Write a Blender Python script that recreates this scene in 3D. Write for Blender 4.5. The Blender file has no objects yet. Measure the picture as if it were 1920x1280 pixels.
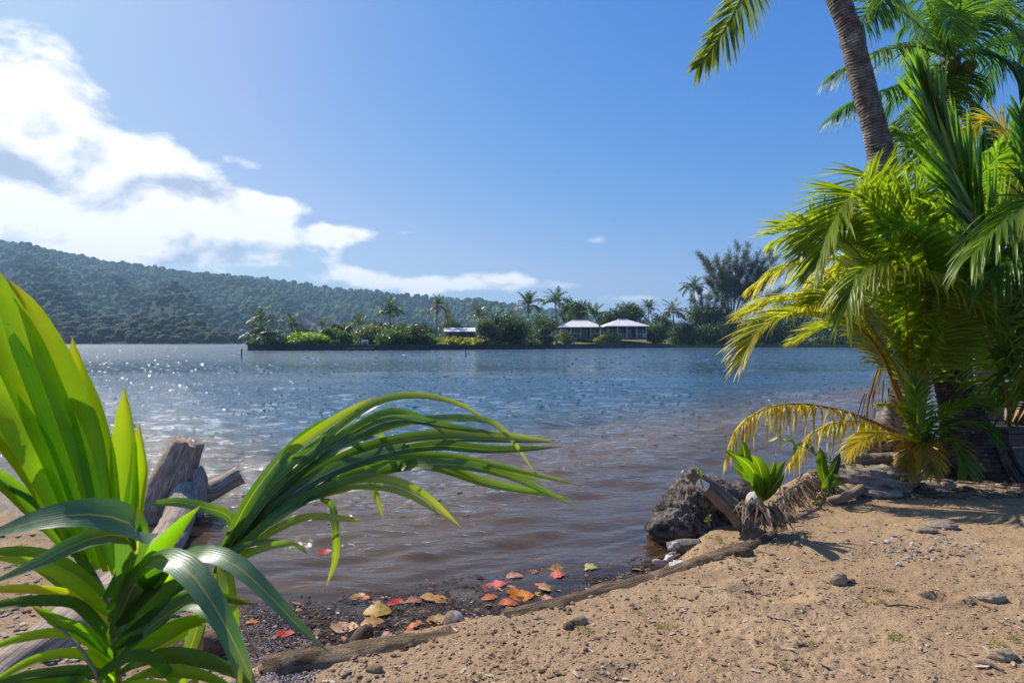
import bpy, bmesh, math, random
import numpy as np
from mathutils import Vector, Matrix

R = math.radians
rng = np.random.default_rng(7)
random.seed(7)
scn = bpy.context.scene
COL = scn.collection
F, H, HY = 1067.0, 1.6, 641.0          # focal length in photo pixels, eye height over the water, horizon row

# ------------------------------------------------------------------ camera
cam_d = bpy.data.cameras.new('camera')
cam = bpy.data.objects.new('camera', cam_d)
COL.objects.link(cam)
cam.location = (0, 0, H)
cam.rotation_euler = (R(90), 0, 0)
cam_d.sensor_width = 36
cam_d.lens = 36 * F / 1920
cam_d.shift_y = (HY - 640) / 1920
cam_d.clip_start = 0.05
cam_d.clip_end = 20000
cam_d.dof.use_dof = True
cam_d.dof.focus_distance = 5.5
cam_d.dof.aperture_fstop = 9
scn.camera = cam

# ------------------------------------------------------------------ world, sun, exposure
SUN_AZ, SUN_EL = R(-52), R(45)          # azimuth from +Y towards +X
world = bpy.data.worlds.new('World')
scn.world = world
world.use_nodes = True
wn, wl = world.node_tree.nodes, world.node_tree.links
wn.clear()
def wnode(t, **kw):
    n = wn.new(t)
    for k, v in kw.items():
        setattr(n, k, v)
    return n
def wmath(op, a, b=None, c=None, clamp=False):
    n = wnode('ShaderNodeMath', operation=op, use_clamp=clamp)
    for i, v in enumerate((a, b, c)):
        if v is None: continue
        if isinstance(v, (int, float)): n.inputs[i].default_value = v
        else: wl.new(v, n.inputs[i])
    return n.outputs[0]
w_out = wnode('ShaderNodeOutputWorld')
sky = wnode('ShaderNodeTexSky', sky_type='NISHITA', sun_disc=False)
sky.sun_elevation = SUN_EL
sky.sun_rotation = SUN_AZ
sky.altitude = 0
sky.air_density = 1.0
sky.dust_density = 0.9
sky.ozone_density = 2.2
bg_sky = wnode('ShaderNodeBackground'); bg_sky.inputs[1].default_value = 0.115
ssep = wnode('ShaderNodeSeparateColor'); wl.new(sky.outputs[0], ssep.inputs[0])
scmb = wnode('ShaderNodeCombineColor'); chan = []
for k, (pw, gain) in enumerate(((1.85, 1.48), (1.0, 0.79), (0.36, 0.82))):      # the deep blue of clear tropical air
    q = wmath('MULTIPLY', wmath('POWER', wmath('MULTIPLY', ssep.outputs[k], 0.115), pw), gain * 0.90 / 0.115)
    chan.append(q)
chan[0] = wmath('MINIMUM', chan[0], wmath('MULTIPLY', chan[1], 0.72))
chan[0] = wmath('MINIMUM', chan[0], 0.52 / 0.115); chan[1] = wmath('MINIMUM', chan[1], 0.66 / 0.115); chan[2] = wmath('MINIMUM', chan[2], 0.86 / 0.115)
for k in range(3): wl.new(chan[k], scmb.inputs[k])
wl.new(scmb.outputs[0], bg_sky.inputs[0])
# clouds: a layer far away, laid out by direction (azimuth, elevation)
tc = wnode('ShaderNodeTexCoord')
nrm = wnode('ShaderNodeVectorMath', operation='NORMALIZE'); wl.new(tc.outputs['Generated'], nrm.inputs[0])
sep = wnode('ShaderNodeSeparateXYZ'); wl.new(nrm.outputs[0], sep.inputs[0])
az = wmath('ARCTAN2', sep.outputs[0], sep.outputs[1])
el = wmath('ARCSINE', sep.outputs[2])
comb = wnode('ShaderNodeCombineXYZ'); wl.new(az, comb.inputs[0]); wl.new(el, comb.inputs[1])
def wnoise(vec, scale, detail, rough, dist=0.0, off=(0, 0, 0), sc=(1, 1, 1)):
    m = wnode('ShaderNodeMapping'); wl.new(vec, m.inputs[0])
    m.inputs['Location'].default_value = off; m.inputs['Scale'].default_value = sc
    n = wnode('ShaderNodeTexNoise'); wl.new(m.outputs[0], n.inputs['Vector'])
    n.inputs['Scale'].default_value = scale; n.inputs['Detail'].default_value = detail
    n.inputs['Roughness'].default_value = rough; n.inputs['Distortion'].default_value = dist
    return n
def px_dir(px, py):
    a = math.atan((px - 960) / F)
    return a, math.atan((HY - py) / F * math.cos(a))
def cloud_lobe(px, py, rx, ry, rot=0.0, w=1.0):
    a, e = px_dir(px, py)
    m = wnode('ShaderNodeMapping', vector_type='TEXTURE'); wl.new(comb.outputs[0], m.inputs[0])
    m.inputs['Location'].default_value = (a, e, 0)
    m.inputs['Rotation'].default_value = (0, 0, R(rot))
    k = math.cos(a) ** 1.5 / F
    m.inputs['Scale'].default_value = (rx * k, ry * k, 1)
    ln = wnode('ShaderNodeVectorMath', operation='LENGTH'); wl.new(m.outputs[0], ln.inputs[0])
    return wmath('MULTIPLY', wmath('SUBTRACT', 1.0, ln.outputs['Value']), w)
LOBES = [(-110, 300, 440, 360, 0, 1.0), (20, 210, 240, 190, -45, 1.0), (200, 325, 350, 170, -32, 1.0),
         (380, 385, 235, 95, -14, 1.0), (300, 440, 400, 110, -6, .95), (480, 377, 120, 30, -6, .75), (120, 450, 480, 120, 0, 1.0),
         (615, 443, 150, 30, 3, .66), (758, 437, 70, 17, 0, .5), (440, 490, 260, 50, 6, .7), (690, 524, 330, 34, -4, .50),
         (905, 530, 220, 26, 0, .64), (470, 308, 60, 24, 0, .46), (1240, 560, 190, 20, 0, .42), (1560, 480, 190, 26, 0, .44), (1100, 452, 80, 14, 0, .24),
         (-520, 380, 520, 260, 0, 1.0), (-1300, 420, 800, 200, 0, .9), (2300, 500, 320, 50, 0, .6), (2900, 520, 600, 70, 0, .7)]
dens = None
for lb in LOBES:
    v = cloud_lobe(*lb)
    dens = v if dens is None else wmath('SMOOTH_MAX', dens, v, 0.12)
nz = wnoise(comb.outputs[0], 7.5, 9, 0.56, 0.25, (1.7, 3.1, 0), (1, 1.5, 1))
nz_up = wnoise(comb.outputs[0], 7.5, 7, 0.56, 0.25, (1.7 - 0.018, 3.1 + 0.055, 0), (1, 1.5, 1))
dn = wmath('ADD', wmath('SUBTRACT', dens, 0.22), wmath('MULTIPLY', wmath('SUBTRACT', nz.outputs[0], 0.5), 1.45))
mr = wnode('ShaderNodeMapRange', interpolation_type='SMOOTHSTEP'); wl.new(dn, mr.inputs[0])
mr.inputs[1].default_value = 0.0; mr.inputs[2].default_value = 0.24
thin = wnoise(comb.outputs[0], 5, 6, 0.6, 0.6, (4, 0, 0), (1, 3, 1))
cov = mr.outputs[0]
# self shading: towards the light thinner, away thicker
relief = wmath('MULTIPLY', wmath('SUBTRACT', nz.outputs[0], nz_up.outputs[0]), 2.6)
thick = wnode('ShaderNodeMapRange', interpolation_type='SMOOTHSTEP'); wl.new(dn, thick.inputs[0])
thick.inputs[1].default_value = 0.35; thick.inputs[2].default_value = 1.1
low = wnode('ShaderNodeMapRange', interpolation_type='SMOOTHSTEP'); wl.new(el, low.inputs[0])
low.inputs[1].default_value = R(17); low.inputs[2].default_value = R(6)
nlow = wnoise(comb.outputs[0], 4.2, 4, 0.5, 0.3, (9, 2, 0), (1, 1.9, 1))
greyn = wnode('ShaderNodeMapRange', interpolation_type='SMOOTHSTEP'); wl.new(nlow.outputs[0], greyn.inputs[0])
greyn.inputs[1].default_value = 0.42; greyn.inputs[2].default_value = 0.66
g1 = wmath('MULTIPLY', wmath('MULTIPLY', thick.outputs[0], greyn.outputs[0]), wmath('ADD', 0.35, wmath('MULTIPLY', low.outputs[0], 0.5)))
lum = wmath('SUBTRACT', wmath('ADD', 1.02, relief), wmath('MULTIPLY', g1, 0.55))
lum = wmath('MINIMUM', wmath('MAXIMUM', lum, 0.5), 1.12)
ccol = wnode('ShaderNodeMix', data_type='RGBA')
lumr = wnode('ShaderNodeMapRange'); wl.new(lum, lumr.inputs[0]); lumr.inputs[1].default_value = 0.5; lumr.inputs[2].default_value = 1.0
wl.new(lumr.outputs[0], ccol.inputs[0])
ccol.inputs[6].default_value = (0.42, 0.50, 0.64, 1); ccol.inputs[7].default_value = (1.0, 1.0, 1.0, 1)
bg_c = wnode('ShaderNodeBackground'); wl.new(ccol.outputs[2], bg_c.inputs[0])
bg_c.inputs[1].default_value = 1.0
mixw = wnode('ShaderNodeMixShader')
covc = wmath('MULTIPLY', cov, 0.97)
wl.new(covc, mixw.inputs[0]); wl.new(bg_sky.outputs[0], mixw.inputs[1]); wl.new(bg_c.outputs[0], mixw.inputs[2])
wl.new(mixw.outputs[0], w_out.inputs[0])

sun_d = bpy.data.lights.new('sun', 'SUN')
sun = bpy.data.objects.new('sun', sun_d)
COL.objects.link(sun)
sun_dir = Vector((math.sin(SUN_AZ) * math.cos(SUN_EL), math.cos(SUN_AZ) * math.cos(SUN_EL), math.sin(SUN_EL)))
sun.rotation_euler = sun_dir.to_track_quat('Z', 'Y').to_euler()
sun.location = (-60, 60, 120)
sun_d.energy = 5.0
sun_d.angle = R(0.53)
sun_d.color = (1.0, 0.95, 0.86)

scn.view_settings.view_transform = 'Standard'
scn.view_settings.look = 'None'
scn.view_settings.gamma = 1
scn.view_settings.exposure = 0.32
scn.view_settings.use_curve_mapping = False
scn.render.engine = 'CYCLES'
cy = scn.cycles
cy.max_bounces = 7; cy.diffuse_bounces = 3; cy.glossy_bounces = 3; cy.transmission_bounces = 5
cy.transparent_max_bounces = 10; cy.volume_bounces = 0
cy.caustics_reflective = False; cy.caustics_refractive = False
cy.sample_clamp_indirect = 6
cy.use_denoising = True

# ------------------------------------------------------------------ helpers
def P(px, py, D):
    """point at depth D (metres along +Y) on the line of sight through a photo pixel"""
    return np.array([(px - 960) / F * D, D, H - (py - HY) / F * D])
def PP(lst):
    return np.array([P(*q) for q in lst])
def hash2(i, j, s):
    n = (i.astype(np.int64) * 374761393 + j.astype(np.int64) * 668265263 + s * 974634777) & 0x7fffffff
    n = ((n ^ (n >> 13)) * 1274126177) & 0x7fffffff
    return ((n ^ (n >> 16)) & 0xffff) / 65535.0
def vnoise(x, y, s=0):
    x = np.asarray(x, float); y = np.asarray(y, float)
    i, j = np.floor(x), np.floor(y)
    u, v = x - i, y - j
    u = u * u * u * (u * (u * 6 - 15) + 10); v = v * v * v * (v * (v * 6 - 15) + 10)
    a, b = hash2(i, j, s), hash2(i + 1, j, s)
    c, d = hash2(i, j + 1, s), hash2(i + 1, j + 1, s)
    return (a * (1 - u) + b * u) * (1 - v) + (c * (1 - u) + d * u) * v
def fbm(x, y, o=4, s=0, g=0.5):
    t, a, n = 0, 1.0, 0
    for k in range(o):
        t = t + a * (vnoise(x * 2 ** k + 17.3 * k, y * 2 ** k - 9.1 * k, s + k) - 0.5); n += a; a *= g
    return t / n * 2
def fbm3(p, o=4, s=0, g=0.5):
    x, y, z = p[:, 0], p[:, 1], p[:, 2]
    return (fbm(x + 3.1 * z, y, o, s, g) + fbm(y + 5.7, z + 1.3 * x, o, s + 31, g) + fbm(z - 2.2, x + 0.7 * y, o, s + 57, g)) / 1.7
def sstep(a, b, x):
    t = np.clip((np.asarray(x, float) - a) / (b - a), 0, 1)
    return t * t * (3 - 2 * t)
def unit(v):
    v = np.asarray(v, float)
    return v / (np.linalg.norm(v, axis=-1, keepdims=True) + 1e-12)
def spline(pts, n):
    """Catmull-Rom through the points, n samples evenly along its length"""
    p = np.asarray(pts, float)
    q = np.vstack([2 * p[0] - p[1], p, 2 * p[-1] - p[-2]])
    out = []
    for k in range(1, len(q) - 2):
        t = np.linspace(0, 1, 16, endpoint=False)[:, None]
        a, b, c, d = q[k - 1], q[k], q[k + 1], q[k + 2]
        out.append(0.5 * (2 * b + (c - a) * t + (2 * a - 5 * b + 4 * c - d) * t ** 2 + (3 * b - a - 3 * c + d) * t ** 3))
    out = np.vstack(out + [p[-1:]])
    s = np.r_[0, np.cumsum(np.linalg.norm(np.diff(out, axis=0), axis=1))]
    u = np.linspace(0, s[-1], n)
    return np.stack([np.interp(u, s, out[:, k]) for k in range(out.shape[1])], 1)
class MB:
    """collects vertices and faces (arrays of quads or triangles), then links ONE mesh object"""
    def __init__(self):
        self.v, self.f, self.t, self.u, self.n = [], [], [], [], 0
    def add(self, V, Fs, tint=None, uv=None):
        V = np.asarray(V, float)
        for f in (Fs if isinstance(Fs, list) else [Fs]):
            f = np.asarray(f, np.int64)
            if len(f): self.f.append(f + self.n)
        self.v.append(V); self.n += len(V)
        c = np.ones((len(V), 4)); 
        if tint is not None: c[:, :3] = tint
        self.t.append(c)
        self.u.append(np.zeros((len(V), 2)) if uv is None else np.asarray(uv, float))
        return self
    def box(self, c, s, tint=None, rz=0.0):
        x, y, z = np.array(s) / 2
        V = np.array([[a * x, b * y, d * z] for d in (-1, 1) for a, b in ((-1, -1), (1, -1), (1, 1), (-1, 1))])
        cs, sn = math.cos(rz), math.sin(rz)
        V = np.c_[V[:, 0] * cs - V[:, 1] * sn, V[:, 0] * sn + V[:, 1] * cs, V[:, 2]] + np.array(c)
        return self.add(V, np.array([[3, 2, 1, 0], [4, 5, 6, 7], [0, 1, 5, 4], [1, 2, 6, 5], [2, 3, 7, 6], [3, 0, 4, 7]]), tint)
    def tube(self, pts, rad, seg=8, tint=None, cap=True, jit=0.0, squash=None):
        p = np.asarray(pts, float); n = len(p)
        rad = np.broadcast_to(np.asarray(rad, float), (n,))
        T = unit(np.gradient(p, axis=0))
        ref = np.array([0, 0, 1.0]) if abs(T[0, 2]) < 0.9 else np.array([1.0, 0, 0])
        V = []; a = np.linspace(0, 2 * np.pi, seg, endpoint=False)
        S = unit(np.cross(T[0], ref))
        for k in range(n):
            S = unit(S - T[k] * np.dot(S, T[k])); B = np.cross(T[k], S)
            r = rad[k] * (1 + jit * (rng.random(seg) - 0.5))
            V.append(p[k] + (r * np.cos(a))[:, None] * S + (r * np.sin(a))[:, None] * B)
        V = np.vstack(V)
        i = np.arange(seg); j = (i + 1) % seg
        Q = np.vstack([np.stack([k * seg + i, k * seg + j, (k + 1) * seg + j, (k + 1) * seg + i], 1) for k in range(n - 1)])
        Fs = [Q]
        if cap:
            V = np.vstack([V, p[0], p[-1]]); m = n * seg
            Fs.append(np.stack([j, i, np.full(seg, m)], 1)); Fs.append(np.stack([(n - 1) * seg + i, (n - 1) * seg + j, np.full(seg, m + 1)], 1))
        uv = np.c_[np.tile(a / (2 * np.pi), n), np.repeat(np.linspace(0, 1, n), seg)]
        if cap: uv = np.vstack([uv, [[.5, 0], [.5, 1]]])
        if tint is not None and np.ndim(tint) == 2 and len(tint) == n:
            tint = np.repeat(tint, seg, 0)
            if cap: tint = np.vstack([tint, tint[:1], tint[-1:]])
        return self.add(V, Fs, tint, uv)
    def ribbon(self, c, side, nor, w, fold=0.25, tint=None):
        """leaf blade: three verts across (edge, keel, edge)"""
        n = len(c); w = np.asarray(w)[:, None]
        L = c - side * w / 2 + nor * w * fold; Rr = c + side * w / 2 + nor * w * fold
        V = np.stack([L, c, Rr], 1).reshape(-1, 3)
        k = np.arange(n - 1) * 3
        Q = np.vstack([np.stack([k, k + 1, k + 4, k + 3], 1), np.stack([k + 1, k + 2, k + 5, k + 4], 1)])
        t = np.linspace(0, 1, n)
        uv = np.stack([np.stack([np.zeros(n), t], 1), np.stack([np.full(n, .5), t], 1), np.stack([np.ones(n), t], 1)], 1).reshape(-1, 2)
        if tint is not None and np.ndim(tint) == 2: tint = np.repeat(tint, 3, 0)
        return self.add(V, Q, tint, uv)
    def mesh(self, name, mat, smooth=True):
        me = bpy.data.meshes.new(name)
        V = np.vstack(self.v)
        me.vertices.add(len(V)); me.vertices.foreach_set('co', V.ravel())
        tot = np.concatenate([np.full(len(f), f.shape[1]) for f in self.f])
        idx = np.concatenate([f.ravel() for f in self.f])
        me.loops.add(len(idx)); me.loops.foreach_set('vertex_index', idx.astype(np.int32))
        st = np.r_[0, np.cumsum(tot)[:-1]]
        me.polygons.add(len(tot)); me.polygons.foreach_set('loop_start', st.astype(np.int32))
        me.polygons.foreach_set('use_smooth', np.full(len(tot), smooth))
        me.update(calc_edges=True)
        a = me.color_attributes.new('tint', 'FLOAT_COLOR', 'POINT')
        a.data.foreach_set('color', np.vstack(self.t).ravel())
        uvl = me.uv_layers.new(name='uv')
        uvl.data.foreach_set('uv', np.vstack(self.u)[idx].ravel())
        if mat is not None: me.materials.append(mat)
        return me
    def build(self, name, mat, parent=None, smooth=True, loc=None):
        return link(name, self.mesh(name, mat, smooth), parent, loc)
def link(name, data, parent=None, loc=None):
    o = bpy.data.objects.new(name, data); COL.objects.link(o)
    if loc is not None: o.location = loc
    if parent is not None: o.parent = parent
    return o
def tag(o, label=None, cat=None, group=None, kind=None):
    if label: o['label'] = label
    if cat: o['category'] = cat
    if group: o['group'] = group
    if kind: o['kind'] = kind
    return o
def empty(name, label, cat, loc=(0, 0, 0), group=None):
    o = bpy.data.objects.new(name, None); COL.objects.link(o)
    o.location = loc; o.empty_display_size = 0.2
    return tag(o, label, cat, group)
def copy_tree(o, parent=None):
    c = o.copy(); COL.objects.link(c); c.parent = parent
    for ch in list(o.children): copy_tree(ch, c)
    return c

# ------------------------------------------------------------------ materials
class Mat:
    def __init__(self, name):
        self.m = bpy.data.materials.new(name); self.m.use_nodes = True
        self.n, self.l = self.m.node_tree.nodes, self.m.node_tree.links
        self.n.clear(); self.out = self.n.new('ShaderNodeOutputMaterial')
    def node(self, t, **kw):
        n = self.n.new(t)
        for k, v in kw.items(): setattr(n, k, v)
        return n
    def set(self, sock, v):
        if isinstance(v, (int, float)): sock.default_value = v
        elif isinstance(v, tuple): sock.default_value = v if len(v) != 3 or sock.type == 'VECTOR' else (*v, 1)
        else: self.l.new(v, sock)
    def math(self, op, a, b=None, clamp=False):
        n = self.node('ShaderNodeMath', operation=op, use_clamp=clamp)
        self.set(n.inputs[0], a)
        if b is not None: self.set(n.inputs[1], b)
        return n.outputs[0]
    def ramp(self, v, a, b, lo=0.0, hi=1.0, smooth=True):
        n = self.node('ShaderNodeMapRange', interpolation_type='SMOOTHSTEP' if smooth else 'LINEAR')
        self.set(n.inputs[0], v); n.inputs[1].default_value = a; n.inputs[2].default_value = b
        n.inputs[3].default_value = lo; n.inputs[4].default_value = hi
        return n.outputs[0]
    def mix(self, f, a, b, blend='MIX'):
        n = self.node('ShaderNodeMix', data_type='RGBA', blend_type=blend)
        self.set(n.inputs[0], f); self.set(n.inputs[6], a); self.set(n.inputs[7], b)
        return n.outputs[2]
    def co(self, kind='Object'):
        return self.node('ShaderNodeTexCoord').outputs[kind]
    def geo(self, k='Position'):
        return self.node('ShaderNodeNewGeometry').outputs[k]
    def map(self, vec, sc=(1, 1, 1), rot=(0, 0, 0), loc=(0, 0, 0)):
        n = self.node('ShaderNodeMapping'); self.set(n.inputs[0], vec)
        n.inputs['Scale'].default_value = sc; n.inputs['Rotation'].default_value = rot; n.inputs['Location'].default_value = loc
        return n.outputs[0]
    def noise(self, vec, scale, detail=5, rough=0.55, dist=0.0, out='Fac'):
        n = self.node('ShaderNodeTexNoise'); self.set(n.inputs['Vector'], vec)
        n.inputs['Scale'].default_value = scale; n.inputs['Detail'].default_value = detail
        n.inputs['Roughness'].default_value = rough; n.inputs['Distortion'].default_value = dist
        return n.outputs[out]
    def voro(self, vec, scale, out='Distance', feature='F1'):
        n = self.node('ShaderNodeTexVoronoi', feature=feature); self.set(n.inputs['Vector'], vec); n.inputs['Scale'].default_value = scale
        return n.outputs[out]
    def attr(self, name, out='Color'):
        return self.node('ShaderNodeAttribute', attribute_name=name).outputs[out]
    def bump(self, h, strength=0.3, dist=0.02, normal=None):
        n = self.node('ShaderNodeBump'); self.set(n.inputs['Height'], h)
        n.inputs['Strength'].default_value = strength; n.inputs['Distance'].default_value = dist
        if normal is not None: self.set(n.inputs['Normal'], normal)
        return n.outputs[0]
    def pbr(self, col, rough=0.7, normal=None, spec=0.4, **kw):
        n = self.node('ShaderNodeBsdfPrincipled')
        self.set(n.inputs['Base Color'], col); self.set(n.inputs['Roughness'], rough); self.set(n.inputs['Specular IOR Level'], spec)
        if normal is not None: self.set(n.inputs['Normal'], normal)
        for k, v in kw.items(): self.set(n.inputs[k], v)
        return n.outputs[0]
    def done(self, sh, vol=None):
        if sh is not None: self.l.new(sh, self.out.inputs['Surface'])
        if vol is not None: self.l.new(vol, self.out.inputs['Volume'])
        return self.m
    def mixsh(self, f, a, b):
        n = self.node('ShaderNodeMixShader'); self.set(n.inputs[0], f); self.l.new(a, n.inputs[1]); self.l.new(b, n.inputs[2])
        return n.outputs[0]

def leaf_mat(name, trans=0.5, rough=0.38, gain=(1.25, 1.45, 0.55), vein=0.0, spec=0.5, mid=None, brown_tip=0.0, spots=0.0):
    """a blade that lets light through: colour from the 'tint' attribute"""
    m = Mat(name)
    c = m.attr('tint')
    uv = m.co('UV')
    sx = m.node('ShaderNodeSeparateXYZ'); m.l.new(uv, sx.inputs[0])
    nz = m.noise(m.map(m.geo(), (1, 1, 1)), 9, 3)
    c = m.mix(m.ramp(nz, .35, .7, 0, .45), c, m.mix(1.0, c, (0.62, 0.72, 0.6), 'MULTIPLY'))
    nor = None
    if vein:
        w = m.math('SINE', m.math('MULTIPLY', sx.outputs[0], vein))
        nor = m.bump(w, 0.12, 0.0008)
        c = m.mix(m.ramp(w, -1, 1, 0, .16), c, m.mix(1.0, c, (0.55, 0.65, 0.5), 'MULTIPLY'))
    if mid:
        d = m.math('ABSOLUTE', m.math('SUBTRACT', sx.outputs[0], 0.5))
        c = m.mix(m.ramp(d, 0.015, 0.04, 0.75, 0), c, mid)
    if brown_tip:
        c = m.mix(m.math('MULTIPLY', m.ramp(sx.outputs[1], .86, 1.0), brown_tip), c, (0.22, 0.13, 0.05))
    if spots:
        sp = m.noise(m.geo(), 150, 3, .6); blot = m.noise(m.geo(), 16, 3)
        c = m.mix(m.math('MULTIPLY', m.ramp(sp, .66, .72), m.ramp(blot, .5, .62, 0, spots)), c, (0.16, 0.10, 0.035))
        dust = m.noise(m.geo(), 34, 4, .65); c = m.mix(m.ramp(dust, .5, .8, 0, .16), c, (0.36, 0.34, 0.22))
        rough = m.ramp(dust, .35, .7, rough, rough + .22)
    p = m.pbr(c, rough, nor, spec)
    t = m.node('ShaderNodeBsdfTranslucent')
    m.set(t.inputs['Color'], m.mix(1.0, c, gain, 'MULTIPLY'))
    return m.done(m.mixsh(trans, p, t.outputs[0]))
M = {}
M['palm'] = leaf_mat('palm_leaf', 0.58, 0.34, (1.95, 2.1, 0.7))
M['blade'] = leaf_mat('broad_palm_leaf', 0.62, 0.36, (2.2, 2.3, 0.5), vein=95, mid=(0.55, 0.42, 0.06), brown_tip=0.5)
M['blade_plain'] = leaf_mat('pleated_palm_leaf', 0.70, 0.38, (2.2, 2.3, 0.5), vein=70, brown_tip=0.6, spots=.9)
M['blade_dark'] = leaf_mat('glossy_palm_leaf', 0.36, 0.33, (2.6, 2.6, 0.5), vein=60, mid=(0.50, 0.40, 0.07), brown_tip=0.5, spec=0.9, spots=.7)
M['dryleaf'] = leaf_mat('dry_leaf', 0.3, 0.6, (1.3, 1.1, 0.8), spec=0.2)
M['leaf'] = leaf_mat('tree_leaf', 0.42, 0.42, (1.7, 1.8, 0.7))
def plain(name, col, rough=0.7, bscale=40, bump=0.3, bdist=0.01, var=0.35, spec=0.3, tint=False, metal=0.0):
    m = Mat(name); co = m.co('Object')
    n1 = m.noise(co, bscale, 6, .6); n2 = m.noise(co, bscale * .13, 3)
    c = m.attr('tint') if tint else (*col, 1)
    c = m.mix(m.ramp(n1, .3, .7, 0, var), c, m.mix(1.0, c, (0.45, 0.42, 0.38), 'MULTIPLY'))
    c = m.mix(m.ramp(n2, .35, .7, 0, var), c, m.mix(1.0, c, (0.62, 0.6, 0.55), 'MULTIPLY'))
    return m.done(m.pbr(c, rough, m.bump(n1, bump, bdist), spec, Metallic=metal))
# ------------------------------------------------------------------ near shore: height field
def W0(px, py, z=0.0):
    D = (H - z) * F / (py - HY)
    return ((px - 960) / F * D, D)
SHORE = [(-60, 30), (-22, 16), (-12, 10.5), W0(-200, 880), W0(0, 893), W0(60, 906), W0(130, 936), W0(220, 985), W0(320, 1040), W0(400, 1090),
         W0(470, 1150), W0(505, 1225), W0(600, 1222), W0(760, 1195), W0(960, 1158), W0(1120, 1118), W0(1225, 1085), W0(1250, 1040), W0(1290, 1000),
         W0(1380, 955), W0(1470, 905), W0(1560, 880), W0(1650, 856), W0(1720, 830), W0(1800, 800), W0(1830, 772), W0(1900, 752),
         W0(2020, 742), (26, 19), (60, 24)]
LANDPOLY = np.array(SHORE + [(60, -40), (-60, -40)], float)
def shore_dist(x, y):
    """signed distance to the waterline, positive on land"""
    P2 = np.stack([x, y], -1)
    d = np.full(x.shape, 1e9); inside = np.zeros(x.shape, bool)
    n = len(LANDPOLY)
    for k in range(n):
        a, b = LANDPOLY[k], LANDPOLY[(k + 1) % n]
        ab = b - a; t = np.clip(((P2 - a) @ ab) / (ab @ ab), 0, 1)
        d = np.minimum(d, np.linalg.norm(P2 - a - t[..., None] * ab, axis=-1))
        c = ((a[1] > y) != (b[1] > y)) & (x < (b[0] - a[0]) * (y - a[1]) / (b[1] - a[1] + 1e-12) + a[0])
        inside ^= c
    return np.where(inside, d, -d)
HOLES = [(2.28, 3.02, .085, .05), (1.95, 3.1, .10, .02), (1.42, 3.15, .2, .05), (0.45, 2.35, .12, .02)]
def ground_z(x, y, detail=True):
    d = shore_dist(x, y)
    s = 1.7 + (0.32 - 1.7) * sstep(-1.9, -0.9, x)
    s = s + (1.6 - s) * sstep(4.5, 8, x)
    up = 0.17 * sstep(0.0, s, d) + 0.035 * np.clip(d, 0, 6)
    dn = -0.15 * np.clip(-d, 0, 2.5) - 0.20 * np.clip(-d - 2.5, 0, 9) - 0.02
    dn = dn * (1 + 1.1 * sstep(.5, -3, x))
    z = np.where(d > 0, up, dn)
    if detail:
        k = sstep(-0.1, 0.5, d)
        z = z + k * (0.030 * fbm(x * 1.3, y * 1.3, 3, 3) + 0.014 * fbm(x * 6, y * 6, 4, 11))
        cl = sstep(0.15, 0.6, fbm(x * 2.2 + 4, y * 2.2, 2, 21))
        z = z + k * (0.006 + 0.016 * cl) * np.abs(fbm(x * 21, y * 21, 3, 40)) + k * 0.004 * fbm(x * 60, y * 60, 2, 60)
        for hx, hy, r, dep in HOLES:
            rr = ((x - hx) ** 2 + ((y - hy) * 1.5) ** 2) / r ** 2
            z = z - dep * np.exp(-rr * 1.6) + dep * 0.45 * np.exp(-((np.sqrt(rr) - 1.35) / .4) ** 2)
    return z
def gz(x, y):
    return float(ground_z(np.array([x], float), np.array([y], float))[0])
def on_sand(px, py):
    """world point where the line of sight through a pixel meets the ground"""
    D = (H - .2) * F / (py - HY)
    for _ in range(12):
        D = (H - gz((px - 960) / F * D, D)) * F / (py - HY)
    return np.array([(px - 960) / F * D, D, gz((px - 960) / F * D, D)])
def fan(nr, ncol, D0, D1, a0, a1, yo=0.0, power=1.0):
    """grid fanning out from near the eye: rows even in 1/D"""
    inv = np.linspace(1 / D0 ** power, 1 / D1 ** power, nr); D = inv ** (-1 / power)
    t = np.linspace(math.tan(R(a0)), math.tan(R(a1)), ncol)
    X = (D[:, None] + yo) * t[None, :]; Y = np.repeat(D[:, None], ncol, 1)
    return X, Y
def grid_faces(nr, nc, keep=None):
    i, j = np.meshgrid(np.arange(nr - 1), np.arange(nc - 1), indexing='ij')
    a = i * nc + j
    Q = np.stack([a, a + 1, a + nc + 1, a + nc], -1)
    return Q[keep] if keep is not None else Q.reshape(-1, 4)

m = Mat('sand')
po = m.geo(); sz = m.node('ShaderNodeSeparateXYZ'); m.l.new(po, sz.inputs[0])
n1 = m.noise(po, 1.1, 5, .6); n2 = m.noise(po, 14, 6, .65); n3 = m.noise(po, 95, 4, .7); n4 = m.noise(po, 4.5, 4, .6)
c = m.mix(m.ramp(n1, .32, .68), (0.325, 0.207, 0.110), (0.400, 0.270, 0.148))
c = m.mix(m.ramp(n4, .45, .72, 0, .75), c, (0.27, 0.165, 0.09))
c = m.mix(m.ramp(m.noise(po, .55, 3, .5), .48, .66, 0, .55), c, (0.30, 0.195, 0.112))
c = m.mix(m.ramp(n2, .5, .72, 0, .6), c, (0.25, 0.155, 0.085))
c = m.mix(m.ramp(n3, .55, .75, 0, .75), c, (0.20, 0.125, 0.07))
c = m.mix(m.ramp(n3, .42, .25, 0, .5), c, (0.60, 0.46, 0.32))
moss = m.math('MULTIPLY', m.ramp(m.noise(po, 2.6, 5, .65), .5, .66), m.ramp(m.attr('tint'), .1, .9))
c = m.mix(m.math('MULTIPLY', moss, .8), c, (0.17, 0.19, 0.05))
wet = m.ramp(sz.outputs[2], 0.10, 0.015)
c = m.mix(wet, c, m.mix(1.0, c, (0.42, 0.38, 0.40), 'MULTIPLY'))
hgt = m.math('ADD', m.math('MULTIPLY', n2, .6), m.math('MULTIPLY', n3, .35))
vo = m.voro(po, 55)
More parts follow.
